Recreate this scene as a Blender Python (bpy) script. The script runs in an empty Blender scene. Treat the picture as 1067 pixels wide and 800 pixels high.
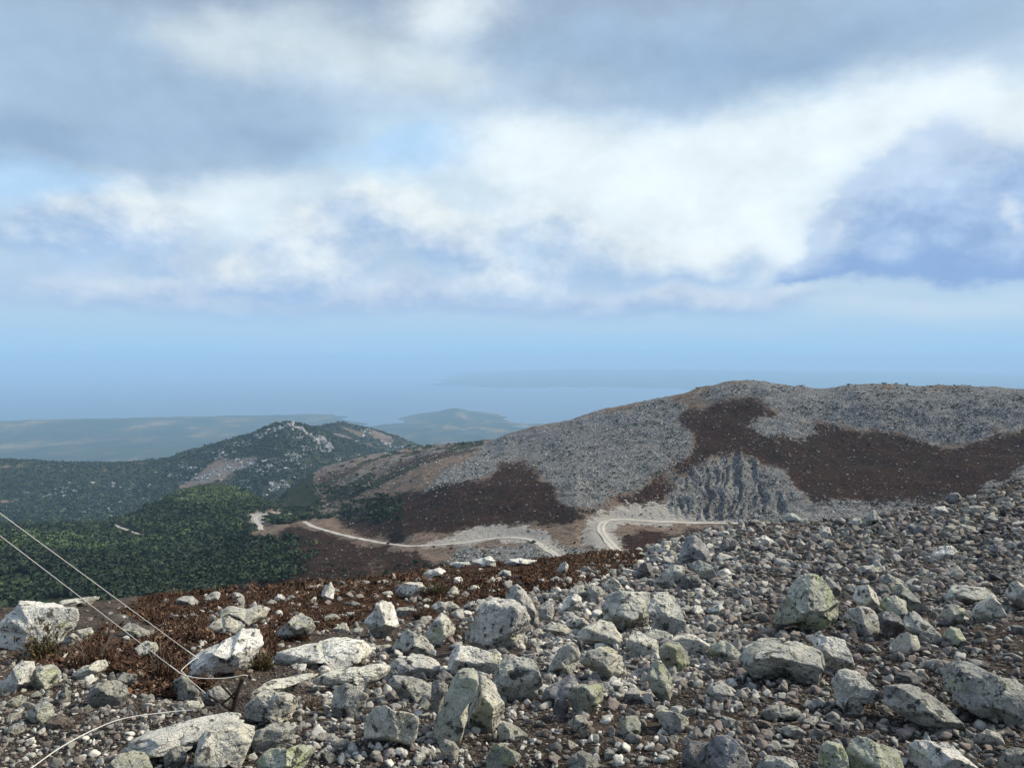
import bpy, bmesh, math
import numpy as np
from mathutils import Vector

# ------------------------------------------------------------------ camera, sky, sun, exposure
SC = bpy.context.scene
COL = SC.collection
F = 837.0                      # focal length measured in photo pixels (photo 1067 wide)
PITCH = math.atan(28.0 / F)    # camera looks slightly down
CP, SP = math.cos(PITCH), math.sin(PITCH)

cam_d = bpy.data.cameras.new("camera")
cam = bpy.data.objects.new("camera", cam_d)
COL.objects.link(cam)
cam.location = (0, 0, 0)       # the eye is the origin; the ground below it is at -2.3 m
cam.rotation_euler = (math.pi / 2 - PITCH, 0, 0)
cam_d.sensor_fit = 'HORIZONTAL'
cam_d.sensor_width = 36
cam_d.lens = 36 * F / 1067
cam_d.clip_start = 0.05
cam_d.clip_end = 300000
SC.camera = cam

SUN_EL, SUN_AZ = 38.0, 72.0    # degrees; azimuth from the view direction towards the right
sun_d = bpy.data.lights.new("sun", 'SUN')
sun_d.energy = 5.0
sun_d.angle = math.radians(7)
sun_d.color = (1.0, 0.90, 0.72)
sun = bpy.data.objects.new("sun", sun_d)
COL.objects.link(sun)
_d = Vector((math.sin(math.radians(SUN_AZ)) * math.cos(math.radians(SUN_EL)),
             math.cos(math.radians(SUN_AZ)) * math.cos(math.radians(SUN_EL)),
             math.sin(math.radians(SUN_EL))))
sun.rotation_euler = _d.to_track_quat('Z', 'Y').to_euler()

SC.view_settings.view_transform = 'Standard'
SC.view_settings.look = 'None'
SC.view_settings.exposure = 0.45
SC.view_settings.gamma = 1.0
SC.view_settings.use_curve_mapping = False
SC.render.engine = 'CYCLES'
SC.cycles.use_denoising = True
SC.cycles.max_bounces = 6
SC.cycles.diffuse_bounces = 3
SC.cycles.volume_bounces = 2
SC.cycles.transparent_max_bounces = 6


class NT:
    """small helper that writes node expressions"""
    def __init__(self, tree):
        self.t = tree
        self.n = tree.nodes
        self.l = tree.links

    def node(self, typ, **kw):
        n = self.n.new(typ)
        for k, v in kw.items():
            setattr(n, k, v)
        return n

    def put(self, sock, v):
        if isinstance(v, bpy.types.NodeSocket):
            self.l.new(v, sock)
        elif v is not None:
            if isinstance(v, (tuple, list)) and len(v) == 3 and sock.type == 'RGBA':
                v = (*v, 1)
            sock.default_value = v

    def m(self, op, a, b=None, c=None, clamp=False):
        n = self.node('ShaderNodeMath', operation=op, use_clamp=clamp)
        self.put(n.inputs[0], a)
        self.put(n.inputs[1], b)
        self.put(n.inputs[2], c)
        return n.outputs[0]

    def vm(self, op, a, b=None, s=None):
        n = self.node('ShaderNodeVectorMath', operation=op)
        self.put(n.inputs[0], a)
        self.put(n.inputs[1], b)
        if s is not None:
            self.put(n.inputs['Scale'], s)
        return n.outputs['Vector']

    def mix(self, f, a, b, blend='MIX'):
        n = self.node('ShaderNodeMix', data_type='RGBA', blend_type=blend)
        self.put(n.inputs[0], f)
        self.put(n.inputs[6], a)
        self.put(n.inputs[7], b)
        return n.outputs[2]

    def ss(self, v, lo, hi, a=0.0, b=1.0):
        n = self.node('ShaderNodeMapRange', interpolation_type='SMOOTHSTEP')
        for i, x in enumerate((v, lo, hi, a, b)):
            self.put(n.inputs[i], x)
        return n.outputs[0]

    def noise(self, vec, scale, detail=4, rough=0.55, dist=0.0, out=0):
        n = self.node('ShaderNodeTexNoise')
        self.put(n.inputs['Vector'], vec)
        n.inputs['Scale'].default_value = scale
        n.inputs['Detail'].default_value = detail
        n.inputs['Roughness'].default_value = rough
        n.inputs['Distortion'].default_value = dist
        return n.outputs[out]

    def vor(self, vec, scale, feature='F1', out='Distance', rand=1.0):
        n = self.node('ShaderNodeTexVoronoi', feature=feature)
        self.put(n.inputs['Vector'], vec)
        n.inputs['Scale'].default_value = scale
        n.inputs['Randomness'].default_value = rand
        return n.outputs[out]

    def ramp(self, f, stops):
        n = self.node('ShaderNodeValToRGB')
        el = n.color_ramp.elements
        while len(el) < len(stops):
            el.new(0.5)
        for e, (p, c) in zip(el, stops):
            e.position = p
            e.color = (*c, 1)
        self.put(n.inputs[0], f)
        return n.outputs[0]


def sky_dir(px, py):
    xn, yn = (px - 533.5) / F, (400 - py) / F
    d = np.array([xn, CP + yn * SP, yn * CP - SP])
    d /= np.linalg.norm(d)
    return math.degrees(math.atan2(d[0], d[1])), math.degrees(math.asin(d[2]))


def build_world():
    w = bpy.data.worlds.new("World")
    SC.world = w
    w.use_nodes = True
    g = NT(w.node_tree)
    g.n.clear()
    out = g.node('ShaderNodeOutputWorld')
    bg = g.node('ShaderNodeBackground')
    g.l.new(bg.outputs[0], out.inputs[0])
    tc = g.node('ShaderNodeTexCoord').outputs['Generated']
    sep = g.node('ShaderNodeSeparateXYZ')
    g.l.new(tc, sep.inputs[0])
    az0 = g.m('MULTIPLY', g.m('ARCTAN2', sep.outputs[0], sep.outputs[1]), 57.29578)
    el0 = g.m('MULTIPLY', g.m('ARCSINE', sep.outputs[2]), 57.29578)
    # domain warp so that the cloud masses get ragged cloud-like outlines
    wn = g.noise(g.vm('MULTIPLY', tc, (1, 1, 1.6)), 5.0, 7, 0.58, 0, 1)
    ws = g.node('ShaderNodeSeparateColor')
    g.l.new(wn, ws.inputs[0])
    az = g.m('ADD', az0, g.m('MULTIPLY', g.m('SUBTRACT', ws.outputs[0], 0.5), 10.0))
    el = g.m('ADD', el0, g.m('MULTIPLY', g.m('SUBTRACT', ws.outputs[1], 0.5), 6.0))
    comb = g.node('ShaderNodeCombineXYZ')
    g.put(comb.inputs[0], g.m('MULTIPLY', az0, 0.1))
    g.put(comb.inputs[1], g.m('MULTIPLY', el0, 0.15))
    P = comb.outputs[0]
    nz = g.noise(P, 1.3, 8, 0.6, 0.2)          # puffy, broad
    nf = g.noise(P, 1.7, 9, 0.56, 0.15)         # puffy, fine
    nq = g.noise(P, 4.5, 7, 0.6, 0.2)
    comb2 = g.node('ShaderNodeCombineXYZ')
    g.put(comb2.inputs[0], g.m('MULTIPLY', az0, 0.04))
    g.put(comb2.inputs[1], g.m('MULTIPLY', el0, 0.35))
    nb = g.noise(comb2.outputs[0], 1.6, 5, 0.5, 0.1)   # long flat bands

    def blobs(lst, warp=True):
        tot = None
        A, E = (az, el) if warp else (az0, el0)
        for px, py, sx, sy, k in lst:
            a0, e0 = sky_dir(px, py)
            sa = math.degrees(sx / F) * 0.93
            se = math.degrees(sy / F) * 0.95
            dx = g.m('MULTIPLY', g.m('SUBTRACT', A, a0), 1 / sa)
            dy = g.m('MULTIPLY', g.m('SUBTRACT', E, e0), 1 / se)
            q = g.m('MULTIPLY_ADD', dx, dx, g.m('MULTIPLY', dy, dy))
            v = g.m('EXPONENT', g.m('MULTIPLY', q, -1.0))
            v = g.m('MULTIPLY', v, k)
            tot = v if tot is None else g.m('ADD', tot, v)
        return tot

    def layer(c, col, mass, lo, hi, n=None, amp=0.0, top=1.0):
        if n is not None:
            mass = g.m('MULTIPLY_ADD', g.m('SUBTRACT', n, 0.5), amp, mass)
        f = g.m('MULTIPLY', g.ss(mass, lo, hi), top)
        return g.mix(f, c, col)

    def cumulus(c, lst, topc, basec, lo, hi, amp, cover, tilt=0.0):
        """heaped clouds: bright towards their tops, blue-grey towards their flat bases"""
        tot = hs = None
        for px, py, sx, sy, k in lst:
            a0, e0 = sky_dir(px, py)
            sa = math.degrees(sx / F) * 0.93
            se = math.degrees(sy / F) * 0.95
            dx = g.m('MULTIPLY', g.m('SUBTRACT', az, a0), 1 / sa)
            dy = g.m('MULTIPLY', g.m('SUBTRACT', el, e0), 1 / se)
            dyb = g.m('MAXIMUM', dy, g.m('MULTIPLY', dy, -1.5))     # flatter underneath
            v = g.m('EXPONENT', g.m('MULTIPLY', g.m('MULTIPLY_ADD', dx, dx, g.m('MULTIPLY', dyb, dyb)), -1.0))
            v = g.m('MULTIPLY', v, k)
            h = g.m('MULTIPLY', v, g.m('MULTIPLY_ADD', dx, tilt, dy))
            tot = v if tot is None else g.m('ADD', tot, v)
            hs = h if hs is None else g.m('ADD', hs, h)
        hh = g.m('DIVIDE', hs, g.m('ADD', tot, 0.02))
        sh = g.m('MULTIPLY_ADD', g.m('SUBTRACT', nf, 0.5), 2.0, hh)
        sh = g.m('MULTIPLY_ADD', g.m('SUBTRACT', nq, 0.5), 1.0, sh)
        col = g.mix(g.ss(sh, -0.55, 0.85), basec, topc)
        mass = g.m('MULTIPLY_ADD', g.m('SUBTRACT', nf, 0.5), amp, tot)
        mass = g.m('MULTIPLY_ADD', g.m('SUBTRACT', nq, 0.5), amp * 0.7, mass)
        f = g.m('MULTIPLY', g.ss(mass, lo, hi), cover)
        return g.mix(f, c, col)

    sky = g.node('ShaderNodeTexSky', sky_type='NISHITA', sun_disc=False)
    sky.sun_elevation = math.radians(SUN_EL)
    sky.sun_rotation = math.radians(SUN_AZ)
    clear = g.vm('SCALE', sky.outputs[0], s=0.08)
    eln = g.m('MULTIPLY_ADD', g.m('MULTIPLY_ADD', g.m('SUBTRACT', nb, 0.5), 2.0, el0), 1 / 100.0, 0.1, clamp=True)

    def E(d):
        return (d + 10) / 100.0
    grad = g.ramp(eln, [(E(-10), (0.22, 0.36, 0.62)), (E(0), SKY_H0), (E(2.5), SKY_H1),
                        (E(6), (0.52, 0.68, 0.86)), (E(10), (0.66, 0.81, 0.93)), (E(16), (0.60, 0.78, 0.94)),
                        (E(23), (0.36, 0.47, 0.62)), (E(38), (0.55, 0.70, 0.95)), (E(90), (0.85, 1.0, 1.25))])
    c = g.mix(0.85, clear, grad)
    for ly in SKY_LAYERS:
        if ly[0] == 'cumulus':
            c = cumulus(c, *ly[1:])
            continue
        col, lst, lo, hi, n, amp, top = ly
        nn = {'z': nz, 'f': nf, 'b': nb, None: None}[n]
        c = layer(c, col, blobs(lst), lo, hi, nn, amp, top)
    c = g.mix(g.ss(g.m('MULTIPLY_ADD', g.m('SUBTRACT', nb, 0.5), 3.0, el0), 0.4, 4.6), grad, c)     # clouds thin out in the haze at the horizon
    # soft mottling inside the cloud deck
    mott = g.m('MULTIPLY_ADD', g.m('SUBTRACT', nz, 0.5), 0.35, 1.0)
    mott = g.m('MULTIPLY_ADD', g.m('SUBTRACT', nq, 0.5), 0.16, mott)
    mott = g.m('MULTIPLY_ADD', g.m('SUBTRACT', nf, 0.5), 0.22, mott)
    upf = g.ss(el0, 2.0, 8.0)
    mott = g.m('ADD', g.m('MULTIPLY', g.m('SUBTRACT', mott, 1.0), upf), 1.0)
    c = g.vm('SCALE', c, s=mott)
    g.l.new(c, bg.inputs[0])
    bg.inputs[1].default_value = SKY_STRENGTH


SKY_STRENGTH = 0.76
SKY_H0 = (0.33, 0.57, 0.82)
SKY_H1 = (0.42, 0.63, 0.85)
CREAM, BLUEB = (0.78, 0.85, 0.88), (0.36, 0.53, 0.78)
SKY_LAYERS = [
    # colour, blobs (photo px, py, sigma x, sigma y, weight), lo, hi, noise, noise amount, cover
    ((0.42, 0.65, 0.92), [(440, 160, 70, 25, 1), (30, 185, 90, 22, 1), (280, 168, 90, 16, .8), (20, 205, 50, 30, .7)], 0.25, 0.9, 'z', .6, .8),
    ((0.83, 0.92, 0.97), [(680, 190, 200, 60, 1), (900, 130, 220, 45, .9), (480, 15, 75, 40, 1.1), (1010, 120, 90, 32, 1), (560, 160, 90, 40, .7), (230, 205, 120, 35, .8), (780, 250, 120, 40, .8)], 0.1, 1.15, 'z', .9, .88),
    ((0.35, 0.49, 0.67), [(60, 70, 230, 85, 1), (250, 130, 110, 55, 1), (860, 30, 320, 50, 1), (640, 75, 160, 60, .9), (120, 150, 160, 30, .6)], 0.15, 1.2, 'z', .9, .9),
    ((0.24, 0.38, 0.60), [(10, 140, 110, 35, 1), (270, 150, 80, 25, .8), (900, 55, 220, 28, .8), (700, 40, 120, 30, .6)], 0.25, 1.3, 'f', .8, .7),
    ((0.74, 0.83, 0.86), [(330, 50, 130, 45, .9), (460, 90, 90, 30, .7), (200, 40, 60, 30, .5), (620, 90, 60, 25, .5)], 0.15, 1.3, 'f', .8, .75),
    ((0.44, 0.60, 0.82), [(200, 300, 250, 28, 1), (500, 315, 200, 22, .9), (30, 240, 80, 40, .8), (640, 300, 130, 25, .9), (780, 300, 80, 20, .7)], 0.15, 1.1, 'f', .7, .75),
    ('cumulus', [(210, 306, 100, 28, 1), (400, 314, 130, 28, .95), (640, 312, 150, 28, 1), (60, 304, 90, 26, .7), (780, 312, 90, 22, .7)], (0.64, 0.74, 0.84), (0.33, 0.48, 0.73), 0.12, 1.0, .6, .85, .1),
    ('cumulus', [(140, 232, 75, 40, 1), (40, 240, 60, 26, .9), (175, 275, 60, 18, .6)], CREAM, BLUEB, 0.2, 0.85, .6, .92, .5),
    ('cumulus', [(400, 228, 75, 34, 1), (320, 262, 70, 30, 1), (280, 292, 80, 24, .9), (470, 270, 70, 40, .9)], CREAM, BLUEB, 0.18, 0.75, .6, .95, .25),
    ('cumulus', [(560, 250, 80, 40, .9), (660, 275, 90, 34, .9), (750, 268, 60, 28, .8), (540, 300, 80, 24, .8)], (0.80, 0.88, 0.92), (0.40, 0.57, 0.80), 0.2, 0.85, .6, .9, -.1),
    ('cumulus', [(840, 282, 36, 15, 1), (875, 262, 40, 26, 1.1), (905, 232, 36, 34, 1.1), (945, 200, 40, 40, 1.1), (985, 185, 45, 42, 1), (1045, 200, 60, 50, 1), (985, 250, 90, 46, 1.2), (1060, 266, 60, 40, 1), (930, 275, 60, 28, .8)], (0.52, 0.66, 0.85), (0.27, 0.43, 0.72), 0.16, 0.72, .65, .97, -.25),
    ((0.74, 0.82, 0.88), [(1045, 232, 16, 18, .8), (870, 240, 12, 14, .6), (955, 150, 30, 12, .6)], 0.3, 1.0, 'f', 1.0, .7),
    ((0.64, 0.74, 0.84), [(960, 322, 130, 12, .9), (700, 340, 300, 8, .6)], 0.3, 1.1, 'b', .7, .5),
]
build_world()

# ------------------------------------------------------------------ numeric helpers
def fract_hash(ix, iy, iz, seed):
    h = (ix.astype(np.int64) * 374761393 + iy.astype(np.int64) * 668265263 + iz.astype(np.int64) * 2147483647
         + seed * 1274126177) & 0xFFFFFFFF
    h = ((h ^ (h >> 13)) * 1274126177) & 0xFFFFFFFF
    h = ((h ^ (h >> 16)) * 2246822519) & 0xFFFFFFFF
    return ((h ^ (h >> 15)) & 0xFFFFFF) / float(0xFFFFFF) * 2 - 1


def vnoise2(x, y, seed=0):
    ix, iy = np.floor(x), np.floor(y)
    fx, fy = x - ix, y - iy
    fx = fx * fx * fx * (fx * (fx * 6 - 15) + 10)
    fy = fy * fy * fy * (fy * (fy * 6 - 15) + 10)
    z = np.zeros_like(ix)
    a = fract_hash(ix, iy, z, seed)
    b = fract_hash(ix + 1, iy, z, seed)
    c = fract_hash(ix, iy + 1, z, seed)
    d = fract_hash(ix + 1, iy + 1, z, seed)
    return (a + (b - a) * fx) * (1 - fy) + (c + (d - c) * fx) * fy


def vnoise3(p, seed=0):
    i = np.floor(p)
    f = p - i
    f = f * f * (3 - 2 * f)
    ix, iy, iz = i[:, 0], i[:, 1], i[:, 2]
    r = 0
    for dx in (0, 1):
        wx = f[:, 0] if dx else 1 - f[:, 0]
        for dy in (0, 1):
            wy = f[:, 1] if dy else 1 - f[:, 1]
            for dz in (0, 1):
                wz = f[:, 2] if dz else 1 - f[:, 2]
                r = r + wx * wy * wz * fract_hash(ix + dx, iy + dy, iz + dz, seed)
    return r


def smooth(x, a, b):
    t = np.clip((x - a) / (b - a), 0, 1)
    return t * t * (3 - 2 * t)


def pchip_slopes(x, y):
    h = np.diff(x, axis=-1)
    d = np.diff(y, axis=-1) / h
    m = np.zeros_like(y)
    w1 = 2 * h[..., 1:] + h[..., :-1]
    w2 = h[..., 1:] + 2 * h[..., :-1]
    d0, d1 = d[..., :-1], d[..., 1:]
    ok = d0 * d1 > 0
    with np.errstate(divide='ignore', invalid='ignore'):
        mm = (w1 + w2) / (w1 / d0 + w2 / d1)
    m[..., 1:-1] = np.where(ok, mm, 0)
    m[..., 0] = d[..., 0]
    m[..., -1] = d[..., -1]
    return m


def pchip_eval(x, y, m, q):
    k = np.clip(np.searchsorted(x, q, side='right') - 1, 0, len(x) - 2)
    h = x[k + 1] - x[k]
    t = (q - x[k]) / h
    t2, t3 = t * t, t * t * t
    return ((2 * t3 - 3 * t2 + 1) * y[k] + (t3 - 2 * t2 + t) * h * m[k]
            + (-2 * t3 + 3 * t2) * y[k + 1] + (t3 - t2) * h * m[k + 1])


def pix_dir(px, py):
    """photo pixel -> azimuth (rad), tangent of elevation, forward depth per horizontal metre"""
    px = np.asarray(px, float)
    py = np.asarray(py, float)
    xn, yn = (px - 533.5) / F, (400 - py) / F
    dx, dy, dz = xn, CP + yn * SP, yn * CP - SP
    h = np.hypot(dx, dy)
    return np.arctan2(dx, dy), dz / h, 1 / h


def project(p):
    """world points -> photo pixels"""
    x, y, z = p[..., 0], p[..., 1], p[..., 2]
    dep = y * CP - z * SP
    up = y * SP + z * CP
    return 533.5 + F * x / dep, 400 - F * up / dep


# ------------------------------------------------------------------ terrain: land forms as loft lines
# every line runs across the view; an entry is (photo px, photo py, horizontal distance in m)
LINES = [
    [(533, 800, 4.6)],
    [(0, 700, 8.2), (400, 700, 8.0), (1067, 700, 7.2)],
    [(-300, 660, 11), (0, 660, 11.5), (220, 650, 13), (420, 640, 15), (620, 625, 17), (730, 600, 19), (850, 590, 18), (960, 580, 18), (1067, 570, 18), (1400, 560, 18)],
    [(-300, 640, 15), (0, 634, 16), (70, 628, 17.5), (130, 623, 19), (220, 617, 21), (300, 611, 23), (420, 600, 27), (520, 587, 30), (600, 581, 31), (660, 574, 32), (700, 560, 35), (730, 552, 38), (800, 545, 40), (850, 544, 40), (900, 542, 40), (930, 534, 41), (960, 530, 41), (1000, 521, 42), (1067, 500, 45), (1200, 490, 50), (1400, 480, 55)],
    None,
    [(-300, 640, 300), (0, 640, 300), (220, 625, 280), (300, 610, 260), (420, 597, 240), (520, 590, 230), (600, 580, 240), (660, 575, 250), (730, 556, 300), (850, 552, 310), (960, 545, 330), (1067, 530, 350), (1400, 520, 350)],
    [(-300, 575, 480), (0, 575, 480), (130, 572, 500), (220, 560, 500), (270, 542, 540), (320, 545, 480), (420, 568, 330), (500, 562, 320), (550, 562, 310), (600, 560, 300), (640, 547, 320), (730, 546, 330), (850, 543, 335), (960, 535, 350), (1067, 515, 365), (1400, 500, 370)],
    [(-300, 548, 780), (0, 548, 780), (110, 545, 770), (150, 529, 790), (180, 516, 800), (200, 509, 800), (222, 505, 800), (245, 508, 800), (270, 519, 780), (300, 528, 720), (330, 530, 640), (360, 526, 600), (420, 515, 480), (470, 505, 430), (525, 500, 400), (600, 500, 370), (680, 490, 380), (730, 478, 395), (800, 480, 395), (850, 490, 390), (960, 480, 410), (1067, 470, 420), (1400, 470, 430)],
    [(-300, 556, 1050), (0, 553, 1050), (150, 545, 1050), (220, 530, 1050), (270, 530, 1000), (300, 512, 850), (330, 492, 900), (360, 481, 950), (395, 472, 980), (430, 467, 1000), (470, 463, 900), (505, 461, 760), (525, 457, 640), (560, 448, 600), (600, 438, 570), (650, 424, 540), (700, 414, 520), (730, 406, 510), (760, 399, 505), (795, 397.5, 500), (820, 403, 500), (850, 405, 500), (900, 402, 490), (1000, 403, 500), (1067, 405, 500), (1400, 412, 500)],
    [(-300, 548, 1350), (0, 545, 1350), (220, 535, 1250), (300, 528, 1150), (360, 505, 1250), (430, 490, 1400), (525, 485, 1300), (730, 470, 1200), (1067, 460, 1200)],
    [(-300, 522, 1600), (0, 520, 1600), (130, 522, 1500), (220, 503, 1450), (300, 488, 1400), (360, 490, 1500), (430, 490, 1650), (525, 485, 1700), (1067, 460, 1700)],
    [(-300, 488, 1950), (-100, 484, 1950), (0, 482, 1900), (130, 486, 1850), (162, 482, 1800), (190, 475, 1780), (220, 464, 1750), (250, 456, 1720), (280, 446, 1700), (300, 440, 1700), (312, 443, 1690), (330, 450, 1700), (350, 458, 1750), (380, 468, 1850), (430, 478, 1950), (525, 480, 2000), (730, 465, 2000), (1067, 450, 2000)],
    [(-300, 494, 2300), (0, 492, 2300), (220, 485, 2200), (300, 470, 2050), (330, 458, 2020), (355, 456, 2050), (400, 470, 2150), (430, 478, 2250), (525, 482, 2300), (1067, 450, 2300)],
    [(-300, 486, 2700), (0, 485, 2700), (220, 480, 2500), (300, 453, 2350), (325, 446, 2300), (355, 441, 2300), (380, 446, 2300), (400, 452, 2300), (420, 459, 2300), (440, 466, 2300), (470, 472, 2400), (525, 480, 2500), (730, 468, 2600), (1067, 450, 2700)],
    ('z', 3500, -560), ('z', 4700, -586), ('z', 6400, -592),
    [(-300, 439, 7500), (0, 440, 7450), (90, 438, 7600), (250, 435, 7900), (330, 434, 8050), (380, 436, 8100), (420, 434, 8200), (440, 432.5, 8200), (455, 429.5, 8200), (475, 426, 8250), (492, 429, 8250), (515, 432, 8250), (545, 434.5, 8200), (600, 435, 8200), (1067, 435, 8200)],
    ('z', 9200, -622),
    ('z', 12500, -640),
    ('zx', 17500, [(0, -640), (425, -640), (440, -603), (475, -592), (520, -575), (1067, -560)]),
    ('zx', 24000, [(0, -640), (440, -640), (480, -575), (520, -480), (590, -405), (650, -425), (700, -412), (760, -428), (860, -470), (1067, -520)]),
    ('z', 52000, -640), ('z', 90000, -640),
]
GROUND = -2.3
SEA_Z = -600.0

A_IN = np.deg2rad(np.arange(-39, 39.001, 0.1))
A_R = np.deg2rad(np.concatenate([39 + np.array([.3, .7, 1.3, 2.1, 3.2, 4.6, 6.4, 8.6]), np.arange(50, 180, 2.5)]))
AZ = np.concatenate([-A_R[::-1], A_IN, A_R, [math.pi]])       # ring is closed: -pi is the same as +pi


def geo(a, b, step):
    n = int(math.ceil(math.log(b / a) / math.log(1 + step)))
    return np.exp(np.linspace(math.log(a), math.log(b), n, endpoint=False))


RR = np.concatenate([geo(0.6, 3, 0.03), geo(3, 50, 0.008), geo(50, 225, 0.025), geo(225, 650, 0.0026),
                     geo(650, 2500, 0.0042), geo(2500, 12000, 0.009), geo(12000, 90000, 0.03), [90000.0]])
LR = np.log(RR)


def loft_tables():
    naz, K = len(AZ), len(LINES) + 1
    lr = np.zeros((naz, K))
    zz = np.zeros((naz, K))
    lr[:, 0] = math.log(0.55)
    zz[:, 0] = GROUND
    pxa = 533.5 + F * np.tan(np.clip(AZ, -0.95, 0.95))
    for k, ln in enumerate(LINES, 1):
        if ln is None:                              # the drop just behind the near edge
            r0 = np.exp(lr[:, k - 1])
            lr[:, k] = np.log(r0 * 1.7)
            zz[:, k] = zz[:, k - 1] - 0.5 * 0.7 * r0
        elif ln[0] == 'z':
            lr[:, k] = math.log(ln[1])
            zz[:, k] = ln[2]
        elif ln[0] == 'zx':
            lr[:, k] = math.log(ln[1])
            xs, zs = np.array(ln[2], float).T
            zz[:, k] = np.interp(pxa, xs, zs)
        else:
            a = np.array(ln, float)
            aa, tt, _ = pix_dir(a[:, 0], a[:, 1])
            z = a[:, 2] * tt
            l = np.log(a[:, 2])
            if len(a) == 1:
                lr[:, k] = l[0]
                zz[:, k] = z[0]
            else:
                q = np.clip(AZ, aa[0], aa[-1])
                lr[:, k] = np.interp(q, aa, l)
                zz[:, k] = pchip_eval(aa, z / a[:, 2], pchip_slopes(aa, z / a[:, 2]), q) * np.exp(lr[:, k])
    # behind the camera both sides meet in a common profile
    w = smooth(np.abs(AZ), math.radians(60), math.pi)[:, None]
    avl, avz = (lr[0] + lr[-2]) / 2, (zz[0] + zz[-2]) / 2
    lr = lr * (1 - w) + avl * w
    zz = zz * (1 - w) + avz * w
    lr = np.maximum.accumulate(lr + np.arange(K) * 1e-4, axis=1)
    return lr, zz


def build_height():
    lr, zz = loft_tables()
    ms = pchip_slopes(lr, zz)
    Z = np.empty((len(AZ), len(RR)))
    for i in range(len(AZ)):
        Z[i] = pchip_eval(lr[i], zz[i], ms[i], LR)
    return Z


HZ = build_height()
GX = np.sin(AZ)[:, None] * RR[None, :]
GY = np.cos(AZ)[:, None] * RR[None, :]
# relief: octaves that grow with the distance
NOI = np.zeros_like(HZ)
for o in range(12):
    lam = 0.35 * 2.05 ** o
    j = np.where((RR * 0.06 + 0.9 > lam) & (RR * 0.0012 < lam))[0]
    if len(j) == 0:
        continue
    s = slice(j[0], j[-1] + 1)
    w = smooth(RR[s] * 0.06 + 0.9, lam, lam * 2) * (1 - smooth(RR[s] * 0.0012, lam * .5, lam))
    amp = (0.045 if lam < 2.5 else 0.075) * lam
    NOI[:, s] += amp * w * vnoise2(GX[:, s] / lam + o * 17.3, GY[:, s] / lam - o * 9.1, o)
NOI *= (1 - 0.75 * smooth(RR, 3000, 4500))[None, :]
HZ = HZ + NOI


def height(x, y):
    az = np.arctan2(x, y)
    r = np.maximum(np.hypot(x, y), RR[0])
    fi = np.interp(az, AZ, np.arange(len(AZ)))
    fj = np.interp(np.log(r), LR, np.arange(len(RR)))
    i = np.clip(fi.astype(int), 0, len(AZ) - 2)
    j = np.clip(fj.astype(int), 0, len(RR) - 2)
    u, v = fi - i, fj - j
    return ((HZ[i, j] * (1 - v) + HZ[i, j + 1] * v) * (1 - u) + (HZ[i + 1, j] * (1 - v) + HZ[i + 1, j + 1] * v) * u)


CM = None


def refresh_sight():
    global CM, CM_FAR
    T = HZ / RR[None, :]
    CM = np.maximum.accumulate(T, axis=1)
    T[:, :int(np.searchsorted(RR, 215.0))] = -9
    CM_FAR = np.maximum.accumulate(T, axis=1)


refresh_sight()



J_FAR = int(np.searchsorted(RR, 215.0))


def hit(px, py, far=False):
    """where the sight line through a photo pixel first meets the terrain (beyond the near edge if far): x, y, z, forward depth"""
    az, t, dep = pix_dir(px, py)
    az, t = np.atleast_1d(az), np.atleast_1d(t)
    fi = np.interp(az, AZ, np.arange(len(AZ)))
    ci = np.round(fi).astype(int)
    r = np.empty(len(az))
    order = np.argsort(ci, kind='stable')
    cs = ci[order]
    cuts = np.flatnonzero(np.diff(cs)) + 1
    for grp in np.split(order, cuts):
        if len(grp) == 0:
            continue
        row = (CM_FAR if far else CM)[ci[grp[0]]]
        k = np.clip(np.searchsorted(row, t[grp]), 1, len(RR) - 1)
        a, b = row[k - 1], row[k]
        u = np.where(b > a, (t[grp] - a) / np.maximum(b - a, 1e-12), 1)
        r[grp] = RR[k - 1] + (RR[k] - RR[k - 1]) * np.clip(u, 0, 1)
    x, y = np.sin(az) * r, np.cos(az) * r
    return x, y, height(x, y), r * np.broadcast_to(dep, r.shape)


def in_poly(px, py, poly):
    poly = np.array(poly, float)
    x0, y0 = poly[:, 0], poly[:, 1]
    x1, y1 = np.roll(x0, -1), np.roll(y0, -1)
    ins = np.zeros(np.shape(px), bool)
    for a, b, c, d in zip(x0, y0, x1, y1):
        with np.errstate(divide='ignore', invalid='ignore'):
            c1 = ((b > py) != (d > py)) & (px < (c - a) * (py - b) / (d - b if d != b else 1e-9) + a)
        ins ^= c1
    return ins


def blur(a, n):
    for _ in range(n):
        a[1:-1, :] = (a[:-2, :] + 2 * a[1:-1, :] + a[2:, :]) / 4
        a[:, 1:-1] = (a[:, :-2] + 2 * a[:, 1:-1] + a[:, 2:]) / 4
    return a


def ridged(x, y, seed):
    return 1 - np.abs(vnoise2(x, y, seed))


def pts(s):
    return [tuple(float(v) for v in q.split(',')) for q in s.split()]


# ------------------------------------------------------------------ roads cut into the slopes
ROADS = [
    ("pale dirt road winding along the foot of the brown hillside", 3.0,
     pts("316,543 330,550 345,554 360,558 380,562 400,566 415,568 430,569 455,568 480,566 500,563 520,560 538,559.5 550,561 560,565 570,571 581,580")),
    ("pale dirt road curving round the bare bend below the crag", 3.7,
     pts("646,576 638,568 630,560 625,553 624,547 628,542.5 636,540.5 648,540.5 665,542 690,543.5 720,544.5 760,545 803,545")),
    ("short dirt track beside the wooded knoll", 3.0,
     pts("312,534 296,535 280,535 268,537 262,540 268,543 273,548 272,552")),
    ("narrow pale track showing through the wood below the knoll", 2.6,
     pts("117,546 126,549 136,554 150,558 168,559 190,559 208,557 224,555")),
]
ROAD_WORLD = []


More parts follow.
